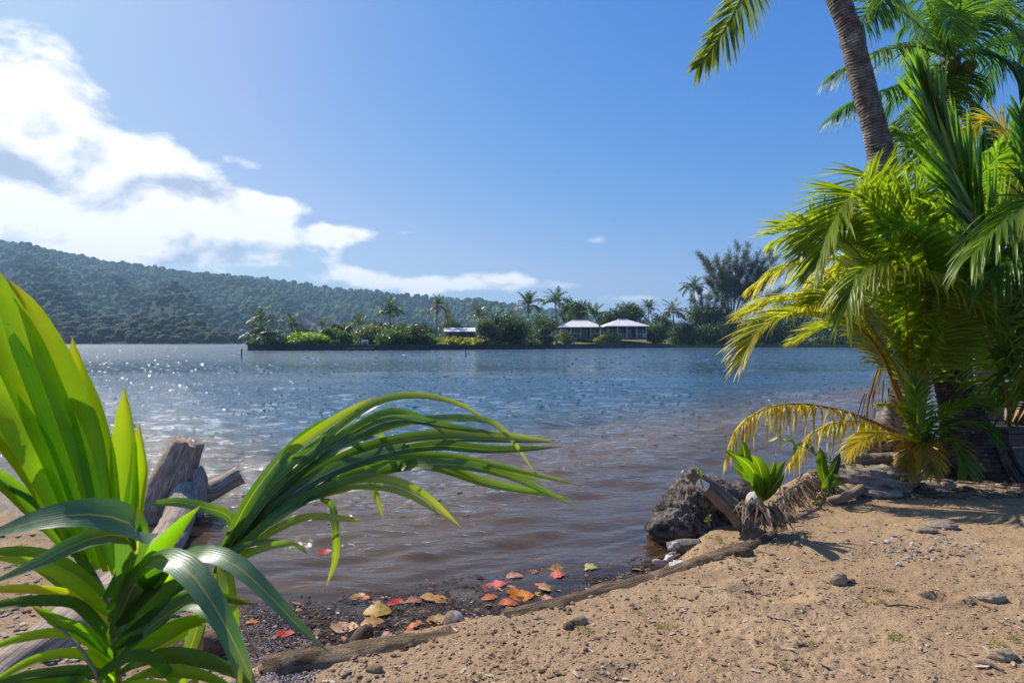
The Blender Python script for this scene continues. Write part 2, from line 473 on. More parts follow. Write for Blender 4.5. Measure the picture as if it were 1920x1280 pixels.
hgt = m.math('ADD', hgt, m.math('MULTIPLY', m.ramp(vo, 0, .5, 1, 0), .25))
rough = m.ramp(wet, 0, 1, .95, .42)
M['sand'] = m.done(m.pbr(c, rough, m.bump(hgt, .75, .022), .25))

NR, NC = 370, 640
X, Y = fan(NR, NC, 1.5, 26, -52, 47)
Z = ground_z(X, Y)
keepv = Z > -0.55
keep = keepv[:-1, :-1] | keepv[1:, 1:] | keepv[:-1, 1:] | keepv[1:, :-1]
mossw = sstep(-2.6, -3.6, X.ravel()) * sstep(-0.05, .12, Z.ravel())
g = MB(); V = np.stack([X, Y, Z], -1).reshape(-1, 3)
Q = grid_faces(NR, NC, keep)
used = np.unique(Q); remap = np.full(len(V), -1); remap[used] = np.arange(len(used))
g.add(V[used], remap[Q], np.repeat(mossw[used][:, None], 3, 1))
shore = tag(g.build('beach_ground', M['sand']), kind='structure')
# the bed under the water and the land behind the viewer: one wide sheet
bx = np.r_[-3500, -1500, -600, -200, np.linspace(-80, 80, 81), 200, 600, 1500, 3500]
by = np.r_[-200, -60, -20, np.linspace(-8, 60, 69), 120, 300, 700, 1500, 3600]
BX, BY = np.meshgrid(bx, by)
BZ = np.where((np.abs(BX) < 60) & (BY < 40) & (BY > -40), ground_z(BX, BY, False) - 0.30, -2.2)
BZ = np.maximum(np.where(BY <= -8, 0.0, BZ), -2.2)
g = MB().add(np.stack([BX, BY, BZ], -1).reshape(-1, 3), grid_faces(len(by), len(bx)), (0, 0, 0))
tag(g.build('ground', M['sand']), kind='structure')

# ------------------------------------------------------------------ water
def waves(X, Y, cell):
    r = np.random.default_rng(3)
    Z = np.zeros_like(X)
    wind = R(-78)                                   # ripples run towards the viewer, a little to the left
    for k in range(64):
        lam = 0.16 * (1.075 ** k) * (0.9 + .2 * r.random())
        if lam > 7: break
        th = wind + r.normal() * 0.52
        kk = 2 * np.pi / lam
        amp = 0.0088 * lam ** 0.95 if lam < 0.9 else 0.0088 * 0.9 ** .95 * (0.9 / lam) ** 0.25
        ph = r.random() * 7
        arg = kk * (X * math.cos(th) + Y * math.sin(th)) + ph + 0.9 * fbm(X * .35 / max(lam, .5) + k, Y * .35 / max(lam, .5), 2, 100 + k)
        Z += amp * sstep(2.0, 4.5, lam / cell) * (np.sin(arg) + .22 * np.cos(2 * arg))
    gust = 0.75 + 0.5 * (fbm(X * .13, Y * .13, 3, 77) + .35)
    return Z * np.clip(gust, .35, 1.5)
NRW, NCW = 430, 560
X, Y = fan(NRW, NCW, 2.2, 160, -46, 46, 0.6)
dep = -ground_z(X, Y, False)
cell = np.maximum(np.gradient(Y, axis=0), np.gradient(X, axis=1) * 1.0)
Zw = waves(X, Y, cell)
Zw *= 0.12 + 0.88 * sstep(0.02, 0.30, dep)
Zw *= 1 - .30 * sstep(12, 30, Y)
fade = sstep(160, 90, Y)
Zw *= fade
keepv = dep > -0.06
keep = keepv[:-1, :-1] | keepv[1:, 1:] | keepv[:-1, 1:] | keepv[1:, :-1]
V = np.stack([X, Y, Zw], -1).reshape(-1, 3); Q = grid_faces(NRW, NCW, keep)
used = np.unique(Q); remap = np.full(len(V), -1); remap[used] = np.arange(len(used))
def dattr(d, y):
    return np.stack([np.clip(d, 0, 4), .05 + .10 * sstep(8, 60, y), sstep(35, 12, y)], 1)     # depth, roughness of ripples too small to build, ripple relief
g = MB().add(V[used], remap[Q], dattr(dep.ravel()[used], Y.ravel()[used]))
# far water and the water out of frame: flat sheets joined edge to edge
t0, t1 = math.tan(R(-46)), math.tan(R(46))
yy = 160.0; xl, xr = (yy + .6) * t0, (yy + .6) * t1
far = [(xl, 160), (xr, 160), (4000, 3600), (-4000, 3600)]
g.add(np.array([[x, y, 0] for x, y in far]), np.array([[0, 1, 2, 3]]), (4, .15, 0))
side_l = [((2.8) * t0, 2.2), (xl, 160), (-4000, 3600), (-4000, 2.2)]
side_r = [((2.8) * t1, 2.2), (4000, 2.2), (4000, 3600), (xr, 160)]
for s in (side_l, side_r):
    g.add(np.array([[x, y, 0] for x, y in s]), np.array([[0, 1, 2, 3]]), (3, .15, 0))
m = Mat('lagoon_water')
po = m.geo()
dpt = m.attr('tint')
sd = m.node('ShaderNodeSeparateColor'); m.l.new(dpt, sd.inputs[0]); dep_s = sd.outputs[0]
na = m.noise(m.map(po, (1.6, 3.6, 1)), 1.0, 3, .55, .4)
nb = m.noise(m.map(po, (5.5, 11, 1)), 1.0, 4, .6, .3)
ncc = m.noise(m.map(po, (.35, .8, 1)), 1.0, 2, .5)
hh = m.math('ADD', m.math('MULTIPLY', na, .55), m.math('MULTIPLY', nb, .24))
calm = m.math('MULTIPLY', m.ramp(dep_s, 0.02, .5, .15, 1.0), sd.outputs[2])
bn = m.node('ShaderNodeBump'); m.set(bn.inputs['Height'], m.math('MULTIPLY', hh, calm)); bn.inputs['Strength'].default_value = 1.0; bn.inputs['Distance'].default_value = 0.16
patch = m.noise(m.map(po, (.05, .12, 1)), 1.0, 3)
murk = m.mix(m.ramp(dep_s, .15, 1.3), (0.178, 0.118, 0.064), (0.056, 0.078, 0.088))
murk = m.mix(m.ramp(dep_s, .7, 2.0, 0, 1), murk, m.mix(m.ramp(patch, .35, .65), (0.036, 0.084, 0.128), (0.048, 0.106, 0.150)))
dif = m.node('ShaderNodeBsdfDiffuse'); m.set(dif.inputs[0], murk)
tr = m.node('ShaderNodeBsdfTransparent'); tr.inputs[0].default_value = (0.93, 0.86, 0.76, 1)
body = m.mixsh(m.ramp(dep_s, 0.0, .5, .12, .97, False), tr.outputs[0], dif.outputs[0])
gl = m.node('ShaderNodeBsdfGlossy'); m.l.new(sd.outputs[1], gl.inputs['Roughness']); m.l.new(bn.outputs[0], gl.inputs['Normal'])
gl.inputs['Color'].default_value = (1, 1, 1, 1)
fr = m.node('ShaderNodeFresnel'); fr.inputs[0].default_value = 1.40; m.l.new(bn.outputs[0], fr.inputs['Normal'])
frs = m.math('MULTIPLY', fr.outputs[0], m.ramp(sd.outputs[1], .05, .15, 1.0, .72))      # steep small waves turn part of the far surface away from the sky
M['water'] = m.done(m.mixsh(frs, body, gl.outputs[0]))
tag(g.build('lagoon_water', M['water']), kind='structure')
# short steep wavelets riding on it: little two-sided ridges, each its own slope
r = np.random.default_rng(91); n = 46000
D = 1 / r.uniform(1 / 360, 1 / 5.0, n); wx = D * np.tan(R(1) * r.uniform(-45, 42, n)); 
ok = (-ground_z(wx, D, False) > .25); wx, D = wx[ok], D[ok]; n = len(D)
clump = fbm(wx * .12, D * .12, 3, 33); ok = r.random(n) < (.35 + 1.1 * (clump + .35)) * (.04 + .96 * sstep(8, 22, D)); wx, D = wx[ok], D[ok]; n = len(D)
L = r.uniform(.10, .34, n) * (.42 + .58 * sstep(8, 40, D)) * (1 + 1.8 * sstep(15, 90, D)); Wd = L * r.uniform(.22, .5, n); hgt = Wd * np.abs(r.normal(.11, .12, n)) * (.2 + .8 * sstep(5, 15, D)) + .001
yaw = r.normal(0, .42, n); ca, sa = np.cos(yaw), np.sin(yaw)
prof = np.array([(-1, 0, 0), (-.4, -.75, 0), (.4, -.8, 0), (1, 0, 0), (.45, .8, 0), (-.4, .75, 0), (-.42, 0, 1), (.4, .05, 1)])
V = prof[None] * np.stack([L / 2, Wd / 2, hgt], -1)[:, None, :] + r.normal(0, .06, (n, 8, 3)) * np.stack([L, Wd, hgt], -1)[:, None, :]
V = np.stack([V[..., 0] * ca[:, None] - V[..., 1] * sa[:, None] + wx[:, None], V[..., 0] * sa[:, None] + V[..., 1] * ca[:, None] + D[:, None], V[..., 2]], -1)
zc = waves(wx, D, np.maximum(D ** 2 * .00104, .02)) * (.12 + .88 * sstep(.02, .30, -ground_z(wx, D, False))) * (1 - .30 * sstep(12, 30, D)) * sstep(160, 90, D)
V[..., 2] += zc[:, None] + .003
k = (np.arange(n) * 8)[:, None, None]
T3 = np.array([(0, 1, 6), (3, 4, 7), (2, 3, 7), (5, 0, 6)])[None] + k; Q4 = np.array([(1, 2, 7, 6), (4, 5, 6, 7)])[None] + k
g = MB().add(V.reshape(-1, 3), [T3.reshape(-1, 3), Q4.reshape(-1, 4)], np.repeat(np.stack([np.clip(-ground_z(wx, D, False), 0, 4), np.full(n, .09), np.zeros(n)], 1), 8, 0))
tag(g.build('wavelets', M['water'], smooth=True), 'small glinting wavelets on the lagoon', 'wavelets', kind='stuff')

# ------------------------------------------------------------------ far hill with its forest
CX = np.array([-1400, -800, -300, 0, 100, 200, 330, 450, 540, 650, 780, 880, 960, 1030, 1200, 1500, 1900, 2300])
CY = np.array([452, 448, 444, 450, 467, 488, 506, 518, 526, 541, 553, 562, 570, 578, 602, 622, 632, 636])
def hill(px, y):
    cy_ = np.interp(px, CX, CY)
    y0 = np.interp(px, [-1200, 100, 300, 450, 700, 2300], [430, 470, 530, 640, 760, 900])
    y1 = 1450.0
    zc = (HY - cy_ - 5) / F * y1 + H
    s = (y - y0) / (y1 - y0)
    prof = np.where(s < 1, np.clip(s, -.1, 1) ** 1.0, 1 - (s - 1) * 1.2)
    rid = fbm(px / 110 + y / 700, y / 900, 4, 5)
    z = zc * prof + (zc * .95) * rid * np.clip(s, 0, 1) * np.clip(.93 - s, 0, 1) * 2.2 - 2.0 * (s < 0)
    # knoll catching the light, and the low dark rise along the shore
    z = z + 34 * np.exp(-((px - 335) / 60) ** 2 - ((y - 740) / 120) ** 2)
    fr = 13.0 * sstep(480, 330, px) * np.exp(-((y - 500) / 60) ** 2) + 5 * sstep(470, 300, px) * sstep(395, 430, y)
    return np.maximum(z, fr - 1.0 + .0 * y) , s
px_ = np.linspace(-1400, 2300, 330); y_ = np.linspace(375, 2000, 150)
PX, HYY = np.meshgrid(px_, y_)
HZ, HS = hill(PX, HYY)
HZ = np.where(HYY <= 380, -3, HZ)
V = np.stack([(PX - 960) / F * HYY, HYY, HZ], -1).reshape(-1, 3)
red = np.exp(-((PX - 588) / 34) ** 2 - ((HYY - 905) / 75) ** 2).ravel()
red2 = np.clip(red * 1.8, 0, 1)[:, None]
tint = (1 - red2) * np.array([0.022, 0.042, 0.018]) + red2 * np.array([0.14, 0.085, 0.075])
m = Mat('hill_ground'); nz = m.noise(m.geo(), .05, 5, .6)
M['hill'] = m.done(m.pbr(m.mix(m.ramp(nz, .3, .7, 0, .5), m.attr('tint'), m.mix(1.0, m.attr('tint'), (.5, .5, .5), 'MULTIPLY')), .95, None, .1))
g = MB().add(V, grid_faces(150, 330), tint)
tag(g.build('hill', M['hill']), kind='structure')
def dome(rings=3, seg=6):
    V = [[0, 0, 1]]
    for k in range(1, rings + 1):
        p = k / rings * R(118)
        a = np.linspace(0, 2 * np.pi, seg, endpoint=False) + k * .39
        V += [[math.sin(p) * math.cos(t), math.sin(p) * math.sin(t), math.cos(p)] for t in a]
    Fq = [[1 + (k - 1) * seg + i, 1 + (k - 1) * seg + (i + 1) % seg, 1 + k * seg + (i + 1) % seg, 1 + k * seg + i] for k in range(1, rings) for i in range(seg)]
    Ft = [[0, 1 + i, 1 + (i + 1) % seg] for i in range(seg)]
    return np.array(V), np.array(Ft), np.array(Fq)[:, ::-1]
DV, DT, DQ = dome()
DT = DT
def forest(name, label, px, y, rad, hfac, cols, seed):
    r = np.random.default_rng(seed); n = len(px)
    z, s = hill(px, y); x = (px - 960) / F * y
    jit = 1 + 0.42 * (r.random((n, len(DV))) - .5)
    V = DV[None] * jit[..., None]
    sc = np.stack([rad, rad, rad * hfac], -1)
    V = V * sc[:, None, :]
    a = r.random(n) * 6.28; ca, sa = np.cos(a)[:, None], np.sin(a)[:, None]
    V = np.stack([V[..., 0] * ca - V[..., 1] * sa, V[..., 0] * sa + V[..., 1] * ca, V[..., 2]], -1)
    V += np.stack([x, y, z + rad * hfac * .55], -1)[:, None, :]
    k = (np.arange(n) * len(DV))[:, None, None]
    g = MB()
    g.add(V.reshape(-1, 3), [(DT[None] + k).reshape(-1, 3), (DQ[None] + k).reshape(-1, 4)], np.repeat(cols, len(DV), 0))
    return tag(g.build(name, M['forest']), label, 'forest', kind='stuff')
m = Mat('forest_canopy'); po = m.geo(); nz = m.noise(po, .55, 4, .7); nv = m.voro(po, .9)
cc = m.attr('tint')
cc = m.mix(m.ramp(nz, .35, .65, 0, .75), cc, m.mix(1.0, cc, (.32, .38, .35), 'MULTIPLY'))
M['forest'] = m.done(m.pbr(cc, .85, m.bump(m.math('ADD', nz, m.math('MULTIPLY', nv, -.5)), 1.0, 3.0), .15))
r = np.random.default_rng(12)
n = 22500
fpx = r.uniform(-1200, 1900, n); fy = 470 + (1470 - 470) * r.random(n) ** .75
z, s = hill(fpx, fy)
ok = (s > -0.02) & (z > 2) & ~((np.abs(fpx - 588) < 34) & (np.abs(fy - 905) < 75) & (r.random(n) < .93))
fpx, fy = fpx[ok], fy[ok]; n = len(fpx)
rad = (2.6 + 4.6 * r.random(n) ** 2.2) * (0.75 + .35 * (fy / 1450))
big = (fbm(fpx / 70, fy / 110, 3, 9) * 1.5)[:, None]
base = np.array([0.115, 0.200, 0.060]) + np.clip(big, -.75, .95) * np.array([0.105, 0.15, 0.026])
cols = np.clip(base * (0.65 + .8 * r.random((n, 1))) + r.normal(0, .006, (n, 3)) * np.array([1, .8, .4]), .006, 1)
kn = np.exp(-((fpx - 350) / 60) ** 2 - ((fy - 740) / 130) ** 2)[:, None]
cols = cols * (1 - .5 * kn) + kn * .5 * np.array([0.10, 0.15, 0.03])
forest('hill_forest', 'dense green forest covering the hazy hill across the lagoon', fpx, fy, rad, r.uniform(.7, 1.25, n), cols, 4)
n = 2600
fpx = r.uniform(-700, 520, n); fy = r.uniform(392, 560, n)
z, s = hill(fpx, fy); ok = (z > .8); fpx, fy = fpx[ok], fy[ok]; n = len(fpx)
edge = sstep(430, 392, fy)
rad = (2.2 + 3.6 * r.random(n) ** 1.6) * (1 - .3 * edge)
cols = np.array([0.060, 0.095, 0.038]) * (0.6 + .9 * r.random((n, 1))) + edge[:, None] * r.random((n, 1)) * np.array([0.06, 0.07, 0.03])
forest('shore_forest', 'dark band of trees along the far shore below the hill', fpx, fy, rad, r.uniform(.7, 1.1, n), cols, 5)

# ------------------------------------------------------------------ the wooded point across the water
YS_X = np.array([464, 480, 700, 790, 900, 1000, 1100, 1250, 1400, 1900, 2600])
YS_Y = np.array([108, 106, 110, 113, 121, 130, 143, 163, 176, 186, 186])
def ys(px): return np.interp(px, YS_X, YS_Y)
def point_z(px, y):
    d = y - ys(px)
    return 0.95 + 1.35 * sstep(2, 26, d) * sstep(480, 820, px) + .5 * sstep(5, 40, d) * (px < 820)
pxs = np.r_[464, np.linspace(466, 2600, 160)]; ds = np.r_[0.0, 0.02, np.linspace(1, 150, 40)]
PX, DD = np.meshgrid(pxs, ds)
YY = ys(PX) + DD
ZZ = point_z(PX, YY) + .06 * fbm(PX / 5, YY, 3, 8)
ZZ[0, :] = -2.5; ZZ[:, 0] = -2.5
V = np.stack([(PX - 960) / F * YY, YY, ZZ], -1).reshape(-1, 3)
m = Mat('lawn'); po = m.geo(); nz = m.noise(po, .6, 5, .6); n2 = m.noise(po, 9, 3)
cc = m.mix(m.ramp(nz, .35, .65), (0.16, 0.17, 0.035), (0.24, 0.215, 0.06))
cc = m.mix(m.ramp(n2, .4, .7, 0, .5), cc, (0.08, 0.10, 0.02))
M['lawn'] = m.done(m.pbr(cc, .9, m.bump(n2, .5, .05), .15))
tag(MB().add(V, grid_faces(len(ds), len(pxs))).build('point_lawn', M['lawn']), kind='structure')

# ------------------------------------------------------------------ the air between here and the hill
m = Mat('haze'); v = m.node('ShaderNodeVolumePrincipled')
v.inputs['Color'].default_value = (0.46, 0.72, 1.0, 1); v.inputs['Density'].default_value = 0.00024; v.inputs['Anisotropy'].default_value = 0.15
M['haze'] = m.done(None, v.outputs[0])
tag(MB().box((0, 1600, 153), (9000, 4400, 314)).build('haze', M['haze'], smooth=False), 'thin blue haze over the lagoon and the far hill', 'haze', kind='stuff')
# ------------------------------------------------------------------ vegetation and houses on the point
def frond_mb(length, arch, droop, n=24, leaf=0.32, col=(0.055, 0.085, 0.02), seed=0, wid=0.045, segs=2):
    """a whole coconut frond lying along +X: midrib and leaflets in one mesh (for distant palms)"""
    r = np.random.default_rng(seed); g = MB()
    t = np.linspace(0, 1, 14)
    a = arch - (arch + droop) * t ** 1.2
    d = np.stack([np.cos(a), np.zeros_like(a), np.sin(a)], 1)
    c = np.r_[[[0, 0, 0]], np.cumsum(d[:-1], 0) / 13] * length
    col = np.array(col)
    g.tube(c, np.linspace(.035, .008, 14) * length / 3, 4, col * np.array([1.6, 1.2, .9]), cap=False)
    for k in range(n):
        u = 0.16 + 0.84 * (k + .5) / n
        p = np.array([np.interp(u, t, c[:, i]) for i in range(3)]); T = unit(np.array([np.interp(u, t, d[:, i]) for i in range(3)]))
        N = np.array([-T[2], 0, T[0]])
        for s in (-1, 1):
            l = length * leaf * math.sin(math.pi * min(1, .22 + .74 * u)) ** .7 * r.uniform(.85, 1.12)
            ang = R(62 - 34 * u + r.normal() * 5)
            dd = unit(T * math.cos(ang) + np.array([0, s, 0]) * math.sin(ang) + N * .25)
            q = np.linspace(0, 1, segs + 1)[:, None]
            cc = p + dd * l * q + np.array([0, 0, -1]) * (q ** 2) * l * r.uniform(.35, .7)
            tg = unit(np.gradient(cc, axis=0)); sd = unit(np.cross(tg, N + .3 * r.normal(size=3)))
            g.ribbon(cc, sd, np.cross(sd, tg), np.array([.8, 1, .15] if segs == 2 else [.7, 1, .8, .1])[:segs + 1] * wid * length / 3, .2, col * r.uniform(.7, 1.35))
    return g
M['far_palm'] = leaf_mat('far_palm_leaf', 0.3, 0.33, (1.7, 1.8, 0.7), spec=.6)
FR = {}
for key, (arch, droop, col) in {'up': (1.35, -.35, (.09, .15, .03)), 'mid': (.85, .55, (.075, .125, .028)), 'low': (.35, 1.15, (.065, .10, .03)),
                                'dry': (-.2, 1.35, (.16, .10, .045)), 'yellow': (.8, .6, (.13, .13, .03))}.items():
    FR[key] = [frond_mb(3.2, arch, droop, 22, .30, col, 50 + k, .085).mesh('frond', M['far_palm']) for k in range(2)]
M['far_trunk'] = plain('grey_palm_trunk', (0.20, 0.17, 0.14), .9, 3, .6, .05)
def far_palm(label, px, cpy, dist, size=1.0, lean=0.0, n=18, kinds=('up', 'mid', 'mid', 'low', 'low'), base_px=None, base_z=None, seed=0, group=None):
    """coconut palm on the point: crown centre at (px, cpy) and dist metres behind the waterline"""
    r = np.random.default_rng(seed + int(px) * 7)
    y = float(ys(px)) + dist
    top = P(px, cpy, y)
    bpx = px + lean if base_px is None else base_px
    bz = float(point_z(np.array(bpx), np.array(y))) - .15 if base_z is None else base_z
    base = np.array([(bpx - 960) / F * y, y, bz])
    root = empty('coconut_palm', label, 'palm tree', base, group)
    mid = (base + top) / 2 + np.array([(top - base)[0] * -.12, .2, 0])
    pts = spline([base, mid, top], 12) - base
    MB().tube(pts, np.linspace(.20, .11, 12) * size ** .5, 8).build('trunk', M['far_trunk'], root)
    for k in range(n):
        kind = kinds[k * len(kinds) // n]
        o = link('frond', FR[kind][k % 2], root, top - base + np.array([0, 0, .05 * r.normal()]))
        o.rotation_euler = (r.normal() * .15, r.normal() * .12, k * 2.4 + r.normal() * .25)
        s = size * r.uniform(.85, 1.12); o.scale = (s, s, s)
    return root
def leafy(r, center, rad, n, size, col, nlobe=9,  var=.5, flat=1.0, aspect=1.9, top_light=.0):
    """leaf-sized faces spread over lobes inside an ellipsoid"""
    n = int(n * 1.7); nlobe = int(nlobe * 1.3); center = np.array(center, float); rad = np.array(rad, float)
    d = unit(r.normal(size=(nlobe, 3))); d[:, 2] = d[:, 2] * .95 + .08
    lc = d * rad * r.uniform(.35, .72, (nlobe, 1)); lr = rad * r.uniform(.34, .56, (nlobe, 1))
    k = r.integers(0, nlobe, n)
    u = unit(r.normal(size=(n, 3)))
    p = lc[k] + u * lr[k] * r.uniform(.55, 1.06, (n, 1))
    nor = unit(u + .75 * r.normal(size=(n, 3)) + np.array([0, 0, .35]))
    a = unit(np.cross(nor, r.normal(size=(n, 3)))); b = np.cross(nor, a)
    s = size * r.uniform(.6, 1.4, (n, 1))
    a, b = a * s * aspect / 2, b * s / 2
    c = center + p
    V = np.stack([c - a, c - b * .9 + a * .1, c + a, c + b * .9 + a * .1], 1).reshape(-1, 3)
    f = (np.arange(n) * 4)[:, None] + np.arange(4)[None]
    lobec = np.array(col)[None] * r.uniform(1 - var * .5, 1 + var * .6, (nlobe, 1))
    t = lobec[k] * r.uniform(.65, 1.4, (n, 1)) + r.normal(0, .006, (n, 3))
    return V, f, np.clip(np.repeat(t, 4, 0), .004, 1)
def bush(name, label, cat, px, top, bot, wpx, dist, col, n=1500, size=.30, nlobe=10, seed=0, trunk=True, depth=None, Dabs=None, aspect=1.9, group=None):
    r = np.random.default_rng(seed * 13 + int(px) * 3 + int(top))
    y = (float(ys(px)) + dist) if Dabs is None else Dabs
    pt, pb = P(px, top, y), P(px, bot, y)
    wx = wpx / F * y / 2; hz = (pt[2] - pb[2]) / 2
    c = (pt + pb) / 2; dz = wx * .8 if depth is None else depth
    base = np.array([c[0], y, pb[2]])
    root = empty(name, label, cat, base, group)
    V, f, t = leafy(r, (0, 0, hz), (wx * 1.12, dz, hz * 1.12), n, size, col, nlobe, aspect=aspect)
    V[:, 2] = np.maximum(V[:, 2], -.2)
    MB().add(V, f, t).build('crown', M['leaf'], root, smooth=False)
    g = MB(); g.tube(spline([(0, 0, -.8), (.1 * wx, 0, hz * .5), (-.05 * wx, 0.1, hz * 1.1)], 7), np.linspace(.10, .03, 7) * max(.6, hz), 6)
    for k in range(4):
        q = r.normal(size=3) * np.array([.5 * wx, .4 * dz, 0]) + np.array([0, 0, hz * r.uniform(.9, 1.5)])
        g.tube(spline([(0, 0, hz * .35), q * .5 + np.array([0, 0, .2 * hz]), q], 6), np.linspace(.05, .015, 6) * max(.6, hz), 5)
    g.build('trunk', M['far_trunk'], root)
    return root
GRN, BRT, DRK, OLV, YEL, PAL = (.11, .19, .034), (.27, .36, .03), (.062, .10, .03), (.145, .165, .065), (.33, .30, .035), (.2, .25, .1)

# sea walls
M['stone'] = plain('dark_sea_stone', (0.085, 0.075, 0.065), .9, 2.5, 1.0, .12, .6)
M['concrete'] = plain('weathered_concrete', (0.13, 0.125, 0.12), .9, 1.6, .6, .06, .5)
def sea_wall(label, pxa, pxb, h, mat, thick=.6):
    q = np.linspace(pxa, pxb, 14); g = MB(); r = np.random.default_rng(int(pxa))
    yy = ys(q) - .25; x = (q - 960) / F * yy
    V, Fq = [], []
    for k in range(14):
        j = r.normal() * .05
        for dy, z in ((-.12, -1.6), (0, h + j), (thick, h + j), (thick, -1.6)): V.append((x[k], yy[k] + dy + j, z))
    for k in range(13):
        for e in range(4):
            a, b = k * 4 + e, k * 4 + (e + 1) % 4
            Fq.append((a, b, b + 4, a + 4))
    Fq += [(3, 2, 1, 0), (52, 53, 54, 55)]
    return tag(g.add(np.array(V), np.array(Fq)).build('sea_wall', M[mat], smooth=False), label, 'sea wall')
sea_wall('dark stone sea wall at the leftmost tip of the point', 464, 652, 1.15, 'stone')
sea_wall('low dark wall behind the mooring dock', 653, 812, 1.05, 'stone')
sea_wall('grey sea wall under the yellow croton hedge', 813, 905, 1.12, 'stone')
sea_wall('long grey sea wall below the big dark tree', 906, 1040, 1.05, 'stone')
sea_wall('grey concrete sea wall in front of the two white roofed houses', 1041, 1256, 1.15, 'concrete')

# palms, nearest the tip first
far_palm('tallest windblown palm at the leftmost tip of the point', 489, 601, 7, 1.05, 6, 17, ('up', 'mid', 'low', 'low'), seed=1)
far_palm('low bushy palm touching the sea wall at the leftmost tip', 484, 628, 4, 1.2, 2, 16, ('up', 'mid', 'mid', 'low'), seed=2)
far_palm('trunkless spreading palm right of the low tip palm', 512, 632, 3, 1.15, 3, 14, ('mid', 'mid', 'low'), seed=3)
far_palm('dark windblown palm second from the tip', 546, 608, 8, 1.0, 3, 16, ('up', 'mid', 'low', 'low'), seed=4)
far_palm('small palm behind the bright green hedge', 604, 613, 14, .85, 0, 14, ('up', 'mid', 'low'), seed=5)
far_palm('short palm behind the grey flowering shrub', 673, 611, 20, 1.0, 0, 15, ('up', 'mid', 'mid', 'low'), seed=6)
far_palm('full round palm standing alone against the hill, left of the bare one', 731, 581, 24, 1.15, 0, 24, ('up', 'mid', 'low', 'low', 'low'), seed=7)
far_palm('thin palm with orange dead fronds against the hill', 820, 573, 30, 1.05, -2, 18, ('up', 'up', 'mid', 'yellow', 'dry', 'dry'), seed=8)
far_palm('palm with drooping fronds left of the big dark tree', 899, 591, 22, 1.25, 2, 17, ('up', 'mid', 'low', 'low'), seed=9)
far_palm('fan shaped palm rising behind the big dark tree', 990, 574, 34, 1.6, 0, 22, ('up', 'up', 'mid', 'low'), seed=10)
far_palm('tallest palm left of the houses, crown against the sky', 1042, 569, 13, 1.55, 2, 18, ('up', 'mid', 'mid', 'low'), seed=11)
far_palm('wide low palm in front of the tall one, by the wall', 1016, 611, 5, 1.35, 3, 17, ('up', 'mid', 'mid', 'low', 'low'), seed=12)
far_palm('leaning palm between the two white roofs', 1115, 594, 10, 1.5, 22, 18, ('up', 'up', 'mid', 'mid', 'low'), seed=13)
far_palm('small palm behind the right house ridge', 1216, 579, 40, 1.35, 0, 17, ('up', 'up', 'mid', 'low'), seed=14)
far_palm('low palm directly right of the right house', 1262, 586, 8, 1.6, 4, 18, ('up', 'mid', 'low', 'low'), seed=15)
far_palm('drooping palm against the left flank of the feathery tall tree', 1301, 541, 18, 1.65, 6, 20, ('up', 'mid', 'low', 'low'), seed=16)
far_palm('palm half hidden among the trees right of the low palm', 1318, 590, 10, 1.6, 2, 16, ('mid', 'mid', 'low', 'low'), seed=17)
far_palm('distant palm top behind the left house', 1090, 588, 46, 1.2, 0, 15, ('up', 'mid', 'low'), seed=18)
far_palm('palm top left of the small palm behind the right house', 1192, 592, 44, 1.35, 0, 15, ('mid', 'mid', 'low'), seed=19)

# shrubs and trees
B = lambda *a, **k: bush('shrub', *a, **k)
Tt = lambda *a, **k: bush('broadleaf_tree', *a, **k)
B('bright yellow green hedge along the wall near the tip', 'hedge', 582, 622, 650, 92, 3, BRT, 1700, .26, 14)
B('upright green reed like shrub beside the bright hedge', 'shrub', 622, 612, 652, 46, 4, GRN, 1200, .30, 10, aspect=3)
B('feathery mid green shrub left of the dock', 'shrub', 645, 622, 652, 46, 4, GRN, 1000, .28, 9)
B('grey green flowering shrub above the dock', 'shrub', 694, 610, 650, 66, 9, OLV, 1500, .30, 12)
B('round dense green shrub overhanging the water right of the dock', 'shrub', 732, 620, 657, 62, 1.5, GRN, 1900, .24, 12)
B('leafy green shrub right of the round one by the water', 'shrub', 772, 611, 656, 66, 2.5, (.075, .12, .025), 1900, .28, 13)
B('dark green shrub at the left end of the croton hedge', 'shrub', 804, 624, 654, 44, 3, GRN, 1100, .26, 9)
B('low yellow croton hedge in front of the flat shed', 'hedge', 858, 632, 650, 96, 2.5, YEL, 1600, .24, 14)
Tt('large round dark tree leaning over the sea wall', 'tree', 947, 586, 657, 92, 5, (.065, .10, .028), 3600, .34, 20)
Tt('smaller leafy tree against the left side of the large round one', 'tree', 914, 600, 655, 46, 4, OLV, 1700, .30, 12)
B('reddish brown shrub at the foot of the large round tree', 'shrub', 904, 630, 655, 30, 1.5, (.12, .075, .035), 800, .24, 8)
B('dark shrub under the wide low palm', 'shrub', 1012, 628, 650, 60, 4, DRK, 1300, .26, 10)
B('pale green shrub at the left corner of the left house', 'shrub', 1062, 620, 645, 38, 4, OLV, 1000, .26, 9)
B('white flowering shrub in front of the two houses', 'shrub', 1149, 622, 648, 40, 2.5, PAL, 1100, .26, 10)
B('yellow green shrub left of the flowering one', 'shrub', 1124, 628, 645, 20, 5, YEL, 500, .22, 6)
B('broad leafed light green shrub at the right corner of the right house', 'shrub', 1229, 602, 645, 56, 6, (.10, .14, .04), 1500, .42, 12)
Tt('dark leafy tree behind the left house roof', 'tree', 1082, 566, 625, 66, 34, DRK, 1900, .40, 14)
Tt('sparse tall tree beside the tallest palm', 'tree', 1064, 560, 625, 40, 40, DRK, 800, .34, 9)
Tt('umbrella crowned tree behind the right house', 'tree', 1182, 569, 620, 66, 48, DRK, 2300, .42, 16)
Tt('dark tree between the two houses far behind', 'tree', 1140, 582, 620, 50, 52, DRK, 1400, .42, 12)
